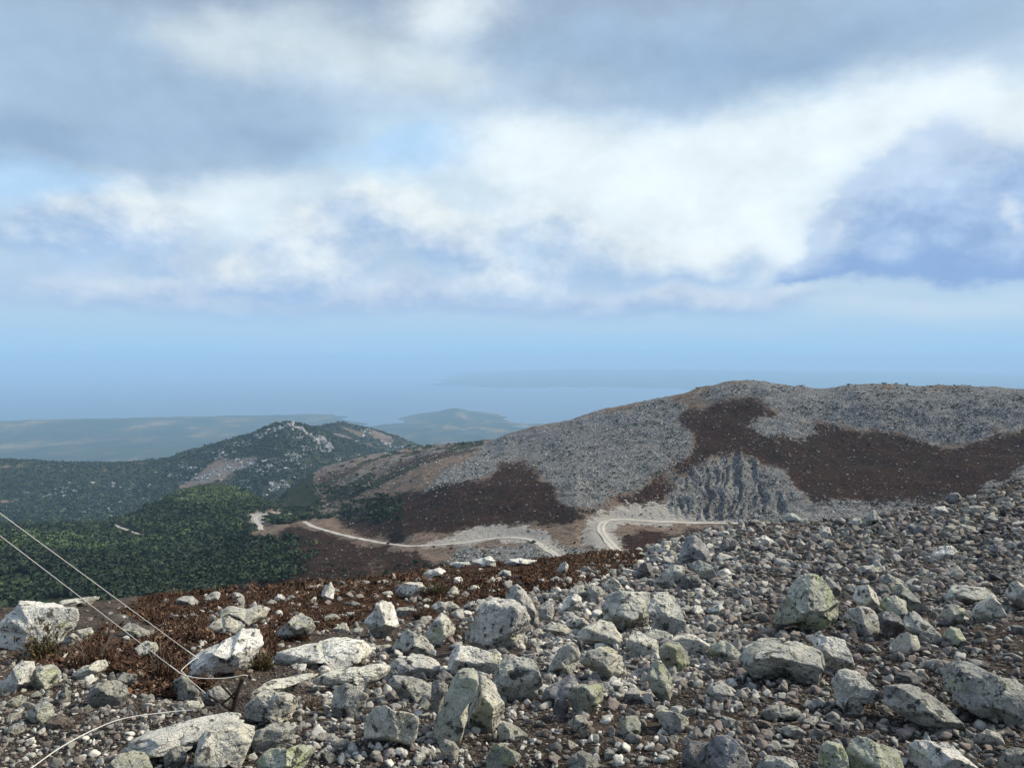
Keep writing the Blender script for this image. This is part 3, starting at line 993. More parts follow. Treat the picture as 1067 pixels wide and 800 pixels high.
# label | material | outline in the photo (px). The base of each outline tells where the stone stands on the slope.
HEROES = """
biggest whitish boulder with black pits at the valley edge|W|19,625 37,628 62,633 81,636 83,645 79,656 66,671 51,680 30,682 5,682 -6,672 -5,651 6,639 14,635
flat pale slab on the skyline behind the pitted boulder|P|61,626 66,623 88,623 98,621 104,624 103,628 90,632 63,632
low dark-hollowed rock under the crossing of the two cables|G|126,652 132,648 143,648 151,655 158,660 150,665 130,663
upright pale stone half hidden in brown bracken|P|140,673 152,667 163,671 165,679 160,690 142,690
small pale block beside the pitted boulder|P|79,657 95,653 98,660 85,665
small pale stone between pitted boulder and bracken clump|P|64,668 75,659 82,664 76,671 66,672
little pale stone at the foot of the brown-green shrub|P|16,681 30,676 35,684 24,690
long pale rock cut by the left frame edge|W|-8,714 8,708 14,693 24,688 36,692 37,700 30,712 15,720 -8,721
rounded stone with yellow lichen near the left edge|L|31,706 36,695 45,691 58,692 64,702 59,712 44,718 34,714
knobbly elongated rock below the brown bracken clump|P|75,701 85,693 100,687 110,688 113,696 106,703 90,708 78,708
smooth round grey boulder on the gravel|G|90,720 98,711 110,708 122,711 131,718 135,727 128,734 115,737 100,736 92,730
dark grey stone behind the smooth round boulder|G|121,706 128,700 138,703 141,711 133,716 124,712
small light stone at the mouth of the dark hollow|P|139,701 146,699 150,705 145,711 141,710
faceted greenish stone standing in the left gravel|L|28,742 35,733 48,729 55,734 57,744 48,751 34,752
speckled stone between faceted greenish and smooth round one|G|60,722 68,715 75,722 73,731 63,733
reddish brown flat stone on the left gravel|B|48,750 60,744 70,750 77,756 65,758 50,757
wide flat whitish slab in front of the iron stake|W|126,771 135,757 160,748 200,745 240,743 255,750 247,762 207,764 200,777 185,787 170,789 150,783 130,780
greenish rock cut by the bottom edge below the cable|L|103,803 112,790 122,781 135,785 152,793 160,806 158,812 105,812
small grey stone leaning on the wide flat slab|G|170,787 179,776 187,776 195,785 191,797 178,800 171,794
large beige boulder under the iron stake|P|202,792 204,771 212,758 225,753 250,756 266,764 256,790 240,798 215,801
round pale boulder right of the iron stake|P|255,729 268,719 285,717 300,720 310,728 311,740 304,751 296,755 280,750 262,748 254,740
long pale bar-shaped slab above the round pale boulder|P|261,713 268,706 300,704 325,702 332,707 322,713 308,718 300,722 280,722
mottled egg-shaped stone below the round pale boulder|G|260,771 272,757 285,753 300,755 308,763 308,772 295,777 275,781 264,778
yellow-green blunt boulder at the bottom edge|L|267,791 275,779 290,775 310,776 325,781 328,790 320,802 300,810 272,808
broken grey rock behind the iron stake|G|209,722 222,714 238,718 244,727 230,736 212,733
small flat beige stone left of the iron stake|P|186,735 195,729 210,731 213,737 200,742 188,740
grey rock at the right wall of the dark hollow|G|180,708 190,703 200,710 208,722 200,730 182,729
big rough bluish-white rock above the cable knot|W|187,701 207,682 222,670 245,662 252,654 270,658 275,668 268,681 258,691 245,703 225,706 200,705
rough rock on the left of the pale saddle-shaped rock|P|214,652 222,645 238,641 251,652 246,660 228,661
pale saddle-shaped rock amid the red bracken|P|227,637 238,631 255,634 272,630 282,637 278,644 262,650 250,652 240,645 229,641
grey-blue rock with a bracken-filled notch|G|286,661 295,650 304,640 312,638 325,643 329,652 326,661 310,669 292,668
long whitish beam-shaped slab overhanging a dark gap|W|283,687 290,675 320,670 340,665 357,664 377,667 381,678 388,691 370,695 345,694 315,696 290,695
low pale rock under the end of the beam-shaped slab|P|325,702 335,696 370,694 395,691 407,698 405,709 390,713 375,721 360,710 330,708
white knobbly rock with a hole in its top|W|379,647 390,637 391,628 398,625 408,630 413,641 416,652 408,660 395,666 386,658
speckled stone with a sharp pale ridge|G|408,677 415,665 425,655 436,660 449,671 449,678 437,683 420,684 410,681
tilted cream-coloured lump right of the speckled ridge stone|P|444,659 452,643 460,638 468,644 475,655 473,662 463,666 456,676 448,673
low striped blue-white rock with dark right end|W|403,695 412,682 425,681 445,686 459,695 456,702 440,706 420,706 405,705
largest central boulder with blue-white left flank|W|484,670 489,655 497,643 499,630 505,625 515,622 522,625 535,624 548,632 553,645 547,666 540,678 525,680 510,677 495,675
pointed fin rising behind the largest central boulder|W|526,624 535,610 539,608 546,613 553,623 559,637 553,655 545,650 535,632
broad blue-white block below the largest central boulder|W|466,696 470,682 478,671 490,672 505,676 520,680 525,687 516,699 500,703 468,702
bulky dark-fronted boulder beside the broad blue-white block|G|514,706 518,690 530,682 545,681 560,686 566,705 560,722 545,732 528,729 519,719
tall leaning slab streaked with green lichen|L|450,768 452,755 460,735 470,715 478,699 490,695 499,698 498,710 492,730 487,752 480,767 468,774 453,776
swelling upright rock right of the leaning slab|P|487,753 492,735 497,715 500,702 507,703 516,714 526,730 526,746 518,758 500,762
narrow grey stone behind the leaning slab|G|449,722 450,711 460,707 467,714 462,732 454,746 449,738
clean cut block with a yellowish right face|P|379,770 380,752 392,738 402,734 420,737 433,742 437,750 435,767 428,778 420,777 400,774
ragged low rock above the clean cut block|G|404,711 410,703 425,704 440,708 450,716 449,726 440,724 425,731 412,723
weathered lump left of the clean cut block|G|344,737 349,722 360,711 370,714 384,724 382,736 370,746 352,749
greenish triangular stone at the bottom centre|L|505,800 508,785 515,773 525,775 540,788 543,794 530,800 515,804
small cube-like stone at the leaning slab's foot|P|457,776 463,769 473,772 478,780 477,792 468,794 464,782
flat wedge right of the swelling upright rock|P|518,758 525,751 540,757 550,765 540,771 520,768
oval standing stone with sunlit cream face|P|570,702 578,685 586,672 594,667 601,671 605,682 600,693 590,704 578,705
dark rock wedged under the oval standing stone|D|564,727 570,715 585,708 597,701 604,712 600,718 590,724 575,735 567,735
square stone with blue patch and yellow lichen|L|590,726 596,716 610,712 629,718 629,732 617,740 608,746 597,740
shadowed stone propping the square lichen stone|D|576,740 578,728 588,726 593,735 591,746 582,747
broad cracked boulder in the middle of the rock belt|G|626,632 634,620 646,614 665,617 677,620 679,640 672,652 660,658 648,659 640,650 630,644
craggy boulder joined to the broad cracked one|G|673,632 680,618 695,616 703,625 711,635 715,650 712,660 690,662 678,656 682,645
fist-shaped boulder in front of the broad cracked one|P|601,662 612,648 625,645 638,645 645,656 649,665 643,674 625,676 608,672
flat-topped stone left of the fist-shaped boulder|G|589,651 598,642 608,642 615,649 605,658 596,659
shell-shaped stone with a dark hollow under it|P|566,653 575,647 588,649 597,658 590,665 575,662
twin-lobed pale rock below the fist-shaped boulder|P|603,690 612,676 625,673 640,678 648,687 653,701 640,709 630,703 610,697
ribbed bluish rock right of the twin-lobed one|G|651,676 656,660 662,656 675,664 685,668 687,681 675,686 658,683
blue-grey slab lying on the ribbed rock|G|667,662 683,655 695,658 706,664 690,671 678,669
greenish chunky block at the belt's right end|L|686,672 695,666 708,670 714,680 719,691 712,701 700,700 690,690
long whale-backed stone behind the greenish chunky block|P|699,665 715,660 730,661 740,668 739,681 722,684 712,677
bright blue-white stone at the upper left of the belt|W|582,637 590,625 597,616 605,622 608,632 598,639 590,641
dark-fronted cube left of the broad cracked boulder|G|610,619 616,610 626,611 630,620 625,628 613,627
rounded stone behind the bright blue-white one|G|591,616 600,609 610,612 613,620 605,626 596,622
thin flat stone beside the bracken edge|G|563,621 567,617 580,617 583,623 573,627 565,625
pyramid stone at the bracken's lower right corner|P|629,615 634,605 638,601 645,606 649,614 640,617
pointed yellow-edged stone standing on its tip|L|674,706 678,695 685,687 690,689 698,700 702,715 697,727 692,732 683,723 676,716
angular block in front of the pointed yellow-edged stone|G|682,738 690,734 704,734 715,746 718,756 705,764 687,760
greenish rounded stone left of the angular block|L|644,751 652,745 662,746 668,755 667,764 655,766 647,760
pale lump resting on a brown stone|P|591,752 600,744 610,747 614,755 605,763 595,760
brown wedge beneath the pale lump|B|603,761 613,753 621,761 615,769 605,769
grey three-cornered stone at the bottom edge|G|590,792 596,783 607,781 620,790 626,798 615,805 593,805
nearly black block beside the blue-faced standing stone|D|710,787 718,772 735,770 743,773 740,806 711,808
blue-faced standing stone with a pale rim|D|734,802 737,780 745,768 757,765 768,769 776,780 783,800 780,812 737,812
pale dome just showing at the bottom edge|W|788,802 797,790 815,786 830,791 836,802 830,814 792,814
blunt green-topped stone at the bottom edge|L|852,802 855,778 862,771 878,774 883,785 886,808 855,810
wedge with a lichen-yellow right face at the bottom edge|L|881,788 885,775 895,766 908,767 922,777 936,791 943,806 925,812 888,806
long low stone alone on the lower gravel|G|793,741 802,733 815,732 832,738 836,745 820,749 800,748
half-buried stone below the long low one|G|809,763 820,756 832,755 840,761 836,769 820,769
white-topped lump on the dark soil|W|735,723 740,711 752,708 760,713 766,723 762,731 745,732
great split boulder with blue and yellow faces|L|805,660 808,645 815,630 822,615 830,603 845,597 856,601 865,611 874,625 875,640 866,653 855,659 840,659 825,655 815,660
dark cap stone on the great split boulder|G|851,605 860,598 868,603 877,612 874,622 864,617
massive brownish rectangular boulder|G|769,691 775,675 790,667 810,665 830,664 845,670 858,675 860,690 853,709 835,710 815,706 790,702 775,698
pale round boulder behind the massive rectangular one|W|841,668 850,662 868,660 880,665 888,677 891,688 880,700 862,699 858,682 846,673
mossy stone touching the massive rectangular boulder's left|L|739,676 750,667 762,669 774,680 771,691 752,692 742,685
blue-white faceted stone right of the split boulder|W|878,648 885,636 895,631 907,633 917,645 917,657 905,662 890,657
tall cream stone behind the blue-white faceted one|P|888,626 893,614 905,609 913,620 919,632 914,642 906,640 896,634
yellowish cubic stone in the right-hand cluster|L|916,632 920,622 933,620 943,628 946,638 938,648 925,642
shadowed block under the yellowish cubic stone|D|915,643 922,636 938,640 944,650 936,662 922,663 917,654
dark round stone at the back of the cluster|D|906,616 915,608 925,609 929,618 920,625 912,623
long sloping ridge stone topping the right cluster|G|927,613 940,608 950,616 962,626 969,638 962,642 950,638 938,629
thin wedge at the upper tip of the ridge stone|G|917,606 925,597 935,602 948,611 938,614 928,610
grey stone with a brown tapered end|G|941,647 948,637 960,640 970,648 981,660 980,670 965,671 950,662
small white lump before the tapered brown-ended stone|P|928,673 937,662 945,658 956,665 960,676 950,682 935,682
greenish stone at the lower right of the cluster|L|983,662 990,652 1000,654 1007,664 1003,673 990,673
dark tortoise-shaped rock above the white-flanked boulder|G|984,624 990,613 1005,609 1025,610 1039,619 1030,625 1010,626 990,629
broad white-flanked boulder near the right edge|P|1009,647 1015,635 1028,624 1035,619 1043,627 1050,640 1040,648 1020,650
pale angular stone left of the white-flanked boulder|P|978,644 985,630 995,629 1006,635 1003,645 990,651
blue-white boulder cut by the right edge|W|1046,620 1053,608 1060,605 1076,615 1076,637 1055,630
largest speckled boulder at the right edge|G|980,710 988,697 1000,689 1015,688 1035,691 1055,700 1076,712 1079,747 1060,754 1040,747 1015,740 995,729 983,719
long spotted boulder with a sunlit rounded end|G|919,724 926,714 945,712 965,714 985,725 1000,738 1009,750 1006,759 995,761 975,758 950,750 930,744 920,735
white-spotted boulder left of the long spotted one|G|866,714 872,700 885,696 900,700 915,710 922,718 912,727 903,732 898,743 885,744 872,732
flat dark stone behind the long spotted boulder|D|931,711 937,702 950,700 963,705 969,714 950,714
pinkish-white boulder at the bottom right edge|W|946,794 955,783 970,778 982,771 1000,772 1018,783 1031,808 950,810
grey boulder in the bottom right corner|G|1039,802 1048,787 1062,780 1081,778 1081,810 1040,808
small pinkish flat stone before the largest speckled boulder|P|1012,774 1020,765 1032,759 1043,763 1047,771 1030,775
large bluish standing rock on the skyline above the belt|D|705,588 710,575 716,560 725,557 733,565 740,575 739,585 725,590 712,590
sharp-edged slab in front of the bluish standing rock|G|717,589 728,583 742,588 747,598 740,608 730,604
blue rounded stone below the bluish standing rock|D|708,605 715,597 727,598 731,607 724,616 712,614
mossy dark boulder left of the blue rounded stone|G|680,608 692,595 702,588 713,590 714,600 705,614 690,614
dark fin stone at the right end of the bracken|D|661,601 668,588 672,584 681,594 678,604 668,605
pale brick-shaped stone on the skyline|G|676,571 682,567 697,566 700,573 690,577 678,577
dark square stone on the scree crest|D|750,567 757,560 766,562 768,570 760,576 752,574
white elongated stone standing out from the scree|W|791,560 797,557 808,564 813,569 803,571 795,567
blue-white egg-shaped stone on the scree crest|W|853,555 857,548 864,548 867,557 862,562 856,561
white stone on the crest left of the cone|W|883,546 890,539 897,540 900,546 890,549
cone-shaped stone on the scree skyline|G|901,543 907,534 910,530 916,537 923,545 905,547
flat-topped rock poking above the scree skyline|G|816,540 820,534 828,535 836,541 825,544
wide flat pale stone in the middle of the scree|G|889,597 900,588 915,588 921,592 905,599
lone bluish boulder on the right-hand skyline|D|984,520 990,514 998,513 1003,519 998,526 988,525
white notched stone below the lone bluish boulder|W|969,533 974,528 984,527 989,533 980,539 971,539
blue-grey stone on the slope below the white notched one|D|944,550 948,545 958,545 964,551 960,557 948,556
dark brown stone high on the right slope|B|1017,520 1024,516 1033,516 1035,523 1020,526
thin flat slab casting shade on the right slope|P|1009,529 1015,526 1028,527 1028,532 1014,533
bluish-white ragged boulder on the right slope|W|970,579 978,570 992,568 999,575 992,583 975,584
lilac-grey stone right of the ragged bluish boulder|D|1030,573 1036,566 1044,567 1050,573 1042,580
flat white rock alone on the bracken skyline|W|441,597 447,592 458,591 465,596 460,602 445,602
low whitish rock on the skyline right of the lone flat one|W|468,589 475,585 488,585 491,588 478,592
humped white rock on the bracken skyline|W|490,585 500,582 510,579 516,583 517,591 505,591
long white ledge at the end of the bracken skyline|W|525,586 530,581 545,582 560,583 556,588 530,589
white upright stone alone in the red bracken|W|580,595 584,587 589,585 593,590 590,597 584,598
grey stone sunk in bracken below the long white ledge|G|519,598 525,593 532,594 533,601 522,601
broken pale outcrop in the middle of the bracken|P|412,617 420,607 440,606 444,612 432,624 416,624
pale rock at the bracken edge above the cream lump|P|449,633 458,627 470,626 479,633 465,638 452,637
small round stone left of the largest central boulder|G|483,631 490,626 498,628 500,635 490,638 485,636
low grey stone right of the white knobbly rock|G|409,638 415,632 435,634 431,642 415,642
whitish rubble heap in the far red bracken|W|334,621 338,612 345,606 349,615 347,625 338,627
""".strip().splitlines()

HERO_BOX = []


def hero_rock(line, rng):
    lab, mk, ps = line.split('|')
    poly = np.array(pts(ps))
    x, y = poly[:, 0], poly[:, 1]
    x1, y1 = np.roll(x, -1), np.roll(y, -1)
    cr = x * y1 - x1 * y
    area = cr.sum() / 2
    cx, cy = ((x + x1) * cr).sum() / (6 * area), ((y + y1) * cr).sum() / (6 * area)
    area = abs(area)
    size = math.sqrt(area)
    sub = 6 if size > 34 else 5
    D, Fc = ico(sub)
    rng = np.random.default_rng(abs(hash_str(lab)))
    M = np.linalg.qr(rng.normal(size=(3, 3)))[0]
    r = boulder_radius(D, rng, sharp=rng.uniform(22, 60))
    L = D * r[:, None]
    # outline radius of the photo stone as a function of the angle
    th = np.linspace(-math.pi, math.pi, 145)
    R = np.zeros(len(th))
    for k, t in enumerate(th):
        dx, dy = math.cos(t), -math.sin(t)
        best = 0
        for a, b, c, d in zip(x, y, x1, y1):
            ex, ey = c - a, d - b
            den = dx * ey - dy * ex
            if abs(den) < 1e-9:
                continue
            s = ((a - cx) * ey - (b - cy) * ex) / den
            u = ((a - cx) * dy - (b - cy) * dx) / den
            if s > 0 and -1e-6 <= u <= 1 + 1e-6:
                best = max(best, s)
        R[k] = best
    rho = np.hypot(L[:, 0], L[:, 1])
    ang = np.arctan2(L[:, 1], L[:, 0])
    b = ((ang + math.pi) / (2 * math.pi) * 72).astype(int) % 72
    ru = np.zeros(72)
    np.maximum.at(ru, b, rho)
    ru = (np.roll(ru, 1) + 2 * ru + np.roll(ru, -1)) / 4
    cen = (np.arange(72) + .5) / 72 * 2 * math.pi - math.pi
    ruq = np.interp(ang, np.concatenate([[cen[-1] - 2 * math.pi], cen, [cen[0] + 2 * math.pi]]), np.concatenate([[ru[-1]], ru, [ru[0]]]))
    s = np.interp(ang, th, R) / ruq
    a, bb = L[:, 0] * s, L[:, 1] * s
    Dp = math.sqrt(area / math.pi) * rng.uniform(.75, 1.0)
    c = L[:, 2] * Dp
    fx, fy, fz, dep = (v[0] for v in hit([cx], [y.max() - .06 * (y.max() - y.min())]))
    az = math.atan2(fx, fy)
    r0 = math.hypot(fx, fy)
    mpp = dep / F
    rc = r0 + .22 * Dp * mpp
    azc, tc_, dc = pix_dir(cx, cy)
    azc, tc_, dc = float(azc), float(tc_), float(dc)
    C = np.array([math.sin(azc) * rc, math.cos(azc) * rc, rc * tc_])
    mpp = rc * dc / F
    right = np.array([math.cos(azc), -math.sin(azc), 0])
    fwd = np.array([math.sin(azc), math.cos(azc), 0])
    up = np.array([0, 0, 1.0])
    ka = kb = 1.0
    sh = np.zeros(2)
    for _ in range(3):
        W = C + (right * ((a * ka + sh[0])[:, None]) + up * ((bb * kb + sh[1])[:, None]) + fwd * c[:, None]) * mpp
        px, py = project(W)
        ka *= (x.max() - x.min()) / (px.max() - px.min())
        kb *= (y.max() - y.min()) / (py.max() - py.min())
        sh[0] += (x.max() + x.min()) / 2 - (px.max() + px.min()) / 2
        sh[1] -= (y.max() + y.min()) / 2 - (py.max() + py.min()) / 2
    W = C + (right * ((a * ka + sh[0])[:, None]) + up * ((bb * kb + sh[1])[:, None]) + fwd * c[:, None]) * mpp
    base = np.array([C[0], C[1], float(height(C[0:1], C[1:2])[0])])
    # the lowest part reaches down into the soil
    low = W[:, 2].min()
    gap = low - base[2]
    if gap > -0.02:
        w = 1 - smooth(W[:, 2], low, low + .35 * (W[:, 2].max() - low))
        W[:, 2] -= w * (gap + .05)
    ext = W.max(0) - W.min(0)
    me = mesh_arrays("rock", W - base, Fc, ROCK[mk], True, {'texsize': np.full(len(W), 2.0 / max(ext.mean(), .1) * TEXK(ext.mean()))})
    o = obj("boulder" if size > 16 else "stone", me, loc=base)
    tag(o, lab, "boulder" if size > 16 else "stone", "boulders and stones on the summit slope")
    HERO_BOX.append((x.min(), x.max(), y.min(), y.max(), lab, rc))


def TEXK(e):
    # bigger stones show more grains across
    return max(.8, min(3.0, e / .45))


def hash_str(s):
    h = 2166136261
    for ch in s:
        h = ((h ^ ord(ch)) * 16777619) & 0xFFFFFFFF
    return h


for _ln in HEROES:
    hero_rock(_ln, None)

# --- medium stones: one object each, named after the boulder they lie beside
TEMPL = []
for _k in range(16):
    _rng = np.random.default_rng(500 + _k)
    _D, _F = ico(4)
    _V = _D * boulder_radius(_D, _rng, sharp=_rng.uniform(22, 60))[:, None]
    _V *= np.array([1, _rng.uniform(.6, .95), _rng.uniform(.5, .85)])
    TEMPL.append((_V, _F))
AUTO_ZONES = [
    # polygon, how many, stone size in photo px, materials
    ("555,612 640,596 690,570 748,562 770,640 742,700 650,735 560,700", 60, (11, 22), "GPPGWG"),
    ("740,556 905,545 960,535 1062,515 1066,620 985,605 905,590 800,620 770,640", 32, (8, 15), "DGDGBDG"),
    ("560,745 700,735 860,712 1066,760 1066,795 840,760 700,795 560,795", 26, (10, 20), "GPBGP"),
    ("5,690 120,690 170,735 125,795 5,798", 15, (10, 18), "GPPB"),
    ("190,628 330,612 450,600 555,596 560,640 440,690 330,665 250,650", 22, (9, 16), "WPPG"),
    ("330,722 450,735 470,795 340,798", 17, (10, 20), "GPPG"),
    ("900,600 1066,600 1066,690 900,690", 20, (9, 18), "GGPD"),
]
DIRW = {'l': "just left of", 'r': "just right of", 'u': "just behind", 'd': "just in front of"}
TONE = {'G': "grey", 'P': "beige", 'W': "whitish", 'D': "slate-grey", 'B': "brownish", 'L': "greenish"}


def medium_stones():
    rng = np.random.default_rng(77)
    protos = {}
    used, placed = set(), []
    hb = HERO_BOX
    for zp, n, (s0, s1), mats in AUTO_ZONES:
        poly = np.array(pts(zp))
        got = tries = 0
        while got < n and tries < 4000:
            tries += 1
            px, py = rng.uniform(poly[:, 0].min(), poly[:, 0].max()), rng.uniform(poly[:, 1].min(), poly[:, 1].max())
            if not in_poly(np.array([px]), np.array([py]), poly)[0]:
                continue
            s = s0 + (s1 - s0) * rng.random() ** 2
            if any(a - s * .35 < px < b + s * .35 and c - s * .35 < py - s * .2 < d + s * .2 for a, b, c, d, _, _ in hb):
                continue
            if any(math.hypot(px - q[0], (py - q[1]) * 1.4) < (s + q[2]) * .5 for q in placed):
                continue
            x, y, z, dep = (float(v[0]) for v in hit([px], [py]))
            if math.hypot(x, y) > 60:
                continue
            # name it after the nearest boulder and the side it lies on
            best = None
            for a, b, c, d, lab, rc in hb:
                dx = max(a - px, 0, px - b)
                dy = max(c - py, 0, py - d) * 1.6
                dist = math.hypot(dx, dy)
                ux, uy = px - (a + b) / 2, (py - (c + d) / 2) * 1.6
                w = 'lr'[ux > 0] if abs(ux) > abs(uy) else 'ud'[uy > 0]
                if (lab, w) in used or len(lab.split()) > 16 - 2 - len(DIRW[w].split()) - 2:
                    continue
                if best is None or dist < best[0]:
                    best = (dist, lab, w)
            if best is None or best[0] > 40:
                continue
            used.add((best[1], best[2]))
            mk = mats[rng.integers(len(mats))]
            k = int(rng.integers(len(TEMPL)))
            if (k, mk) not in protos:
                V, Fc = TEMPL[k]
                protos[(k, mk)] = mesh_arrays("stone", V, Fc, ROCK[mk], True, {'texsize': np.full(len(V), 1.1)})
                o = bpy.data.objects.new("stone", protos[(k, mk)])
                protos[(k, mk)] = o
            else:
                o = protos[(k, mk)].copy()
            COL.objects.link(o)
            half = s * dep / F * .55
            o.scale = (half, half * rng.uniform(.8, 1.1), half * rng.uniform(.85, 1.15))
            o.rotation_euler = (rng.uniform(-.5, .5), rng.uniform(-.5, .5), rng.uniform(0, 6.28))
            o.location = (x, y + half * .3, float(height(np.array([x]), np.array([y + half * .3]))[0]) + half * .28)
            tag(o, f"{TONE[mk]} stone {DIRW[best[2]]} the {best[1]}", "stone", "boulders and stones on the summit slope")
            placed.append((px, py, s))
            got += 1
        print("zone", zp[:12], got)


medium_stones()


# ------------------------------------------------------------------ many small things in one object
def scatter(name, T, P, S, yaw, tilt, mat, label, cat, rng, smooth_shade=False, aniso=(.42, .9), tints=None):
    """T: list of (V, F) templates with equal face size; one mesh from all copies"""
    Vs, Fs, tint, off = [], [], [], 0
    pick = rng.integers(len(T), size=len(P))
    for k, (tv, tf) in enumerate(T):
        q = np.flatnonzero(pick == k)
        if len(q) == 0:
            continue
        n = len(q)
        c, s = np.cos(yaw[q]), np.sin(yaw[q])
        sc = np.stack([np.ones(n), rng.uniform(aniso[0], 1, n), rng.uniform(aniso[0], aniso[1], n)], 1) * S[q][:, None]
        v = tv[None] * sc[:, None, :]
        ct, st = np.cos(tilt[q])[:, None], np.sin(tilt[q])[:, None]
        vy, vz = v[..., 1] * ct - v[..., 2] * st, v[..., 1] * st + v[..., 2] * ct
        vx = v[..., 0]
        w = np.stack([vx * c[:, None] - vy * s[:, None], vx * s[:, None] + vy * c[:, None], vz], -1) + P[q][:, None, :]
        Vs.append(w.reshape(-1, 3))
        Fs.append((tf[None] + (np.arange(n) * len(tv))[:, None, None] + off).reshape(-1, tf.shape[1]))
        tint.append(np.repeat(rng.random(n) if tints is None else tints[q], len(tv)))
        off += n * len(tv)
    me = mesh_arrays(name, np.concatenate(Vs), np.concatenate(Fs), mat, smooth_shade, {'tint': np.concatenate(tint)})
    o = obj(name, me)
    return tag(o, label, cat, kind='stuff')


def stone_stuff_material(name, dark, light, brown):
    m, g, b = new_mat(name, 0.93)
    pos = g.node('ShaderNodeNewGeometry').outputs['Position']
    t = attr(g, 'tint', 'Fac')
    c = g.mix(g.m('POWER', t, 1.6), dark, light)
    c = g.mix(g.ss(g.m('FRACT', g.m('MULTIPLY', t, 7.3)), .72, .8), c, brown)
    n = g.noise(pos, 18, 5, .7)
    c = g.mix(g.m('MULTIPLY', g.ss(n, .5, .66), .6), c, tuple(x * .4 for x in dark))
    g.l.new(c, b.inputs['Base Color'])
    bump(g, b, n, .6, .02)
    return m


def sample_px(rng, n, poly_or_box):
    if isinstance(poly_or_box, str):
        p = np.array(pts(poly_or_box))
        lo, hi = p.min(0), p.max(0)
        out = np.empty((0, 2))
        while len(out) < n:
            q = rng.uniform(lo, hi, (n * 2, 2))
            out = np.vstack([out, q[in_poly(q[:, 0], q[:, 1], p)]])
        return out[:n, 0], out[:n, 1]
    x0, y0, x1, y1 = poly_or_box
    return rng.uniform(x0, x1, n), rng.uniform(y0, y1, n)


def ico_templates(sub, n, seed, rough=1.0):
    out = []
    for k in range(n):
        rng = np.random.default_rng(seed + k)
        D, Fc = ico(sub)
        out.append((D * boulder_radius(D, rng, sharp=70, rough=rough, nplanes=9)[:, None] * 1.1, Fc))
    return out


def small_stones():
    rng = np.random.default_rng(5)
    specs = [  # zone polygon, count, px size range
        ("540,616 690,566 760,550 780,640 745,700 690,730 560,720", 3600, 2.4, 9.5),
        ("690,566 750,545 960,525 1067,495 1180,480 1180,640 985,625 900,600 780,630", 6500, 1.7, 8.0),
        ("760,640 1180,600 1180,810 560,810 560,740 690,735", 1900, 1.8, 7.5),
        ("-100,690 120,690 250,760 340,720 560,720 560,810 -100,810", 2000, 1.8, 7.5),
        ("-100,640 130,625 300,612 520,590 560,620 540,700 340,720 150,735 -100,700", 450, 1.8, 8.0),
        ("1180,480 1800,470 1800,1100 1180,810", 2600, 2.0, 13.0),
        ("-100,640 -500,640 -500,900 -100,810", 800, 2.0, 11.0),
        ("-100,810 1180,810 1500,1100 -300,1100", 900, 3.0, 12.0),
        ("300,690 470,640 560,620 760,600 760,700 560,740 420,800 320,790", 800, 6.0, 12.0),
        ("-20,690 120,680 260,760 330,720 330,800 -20,805", 330, 5.0, 11.0),
        ("120,660 300,615 520,590 560,620 420,690 260,700", 420, 4.0, 10.0),
        ("760,640 1067,640 1067,800 560,800 560,720", 330, 8.5, 13.5),
        ("700,570 960,540 1067,520 1067,640 760,650", 500, 6.5, 11.0),
        ("760,620 1000,600 1067,680 1067,800 700,800 740,700", 650, 5.0, 11.5),
    ]
    X, Y, S = [], [], []
    for poly, n, a, b in specs:
        px, py = sample_px(rng, n, poly)
        X.append(px)
        Y.append(py)
        S.append(a * (b / a) ** (rng.random(n) ** 1.3))
    px, py, s = np.concatenate(X), np.concatenate(Y), np.concatenate(S)
    x, y, z, dep = hit(px, py)
    k = np.hypot(x, y) < 60
    x, y, z, dep, s = x[k], y[k], z[k], dep[k], s[k]
    size = s * dep / F * .55
    P = np.stack([x, y, z + size * .25], 1)
    n = len(P)
    pal = smooth(px[k], 900, 640)
    tn = np.clip(rng.random(n) * .75 + pal * rng.uniform(0, .5, n), 0, 1)
    scatter("small_stones", ico_templates(3, 10, 900), P, size, rng.uniform(0, 6.28, n), rng.normal(0, .4, n),
            stone_stuff_material("small_stone", (0.05, 0.048, 0.047), (0.46, 0.447, 0.40), (0.17, 0.145, 0.13)),
            "small grey and beige stones strewn between the boulders", "stones", rng, tints=tn)
    # gravel
    gx, gy = [], []
    for box, n in (((-80, 690, 1150, 805), 26000), ((560, 560, 1150, 690), 22000), ((700, 500, 1150, 600), 9000), ((-80, 640, 560, 700), 3500), ((1150, 490, 1800, 1000), 13000), ((-500, 650, -80, 900), 5000), ((-80, 805, 1150, 1000), 6000)):
        px, py = sample_px(rng, n, box)
        gx.append(px)
        gy.append(py)
    px, py = np.concatenate(gx), np.concatenate(gy)
    x, y, z, dep = hit(px, py)
    nb = vnoise2(x / .9, y / .9, 31) * .6 + vnoise2(x / .3, y / .3, 32) * .4
    k = (np.hypot(x, y) < 58) & (nb > -.32 + .3 * rng.random(len(x)) - .15)
    x, y, z, dep = x[k], y[k], z[k], dep[k]
    n = len(x)
    s = .7 * (4.2 / .7) ** (rng.random(n) ** 2.0)
    size = np.maximum(s * dep / F * .6, .006)
    P = np.stack([x, y, z + size * .2], 1)
    scatter("gravel", ico_templates(2, 8, 1300), P, size, rng.uniform(0, 6.28, n), rng.normal(0, .5, n),
            stone_stuff_material("gravel_stone", (0.022, 0.019, 0.017), (0.15, 0.14, 0.125), (0.09, 0.07, 0.06)),
            "grey gravel covering the dark soil", "gravel", rng)


small_stones()

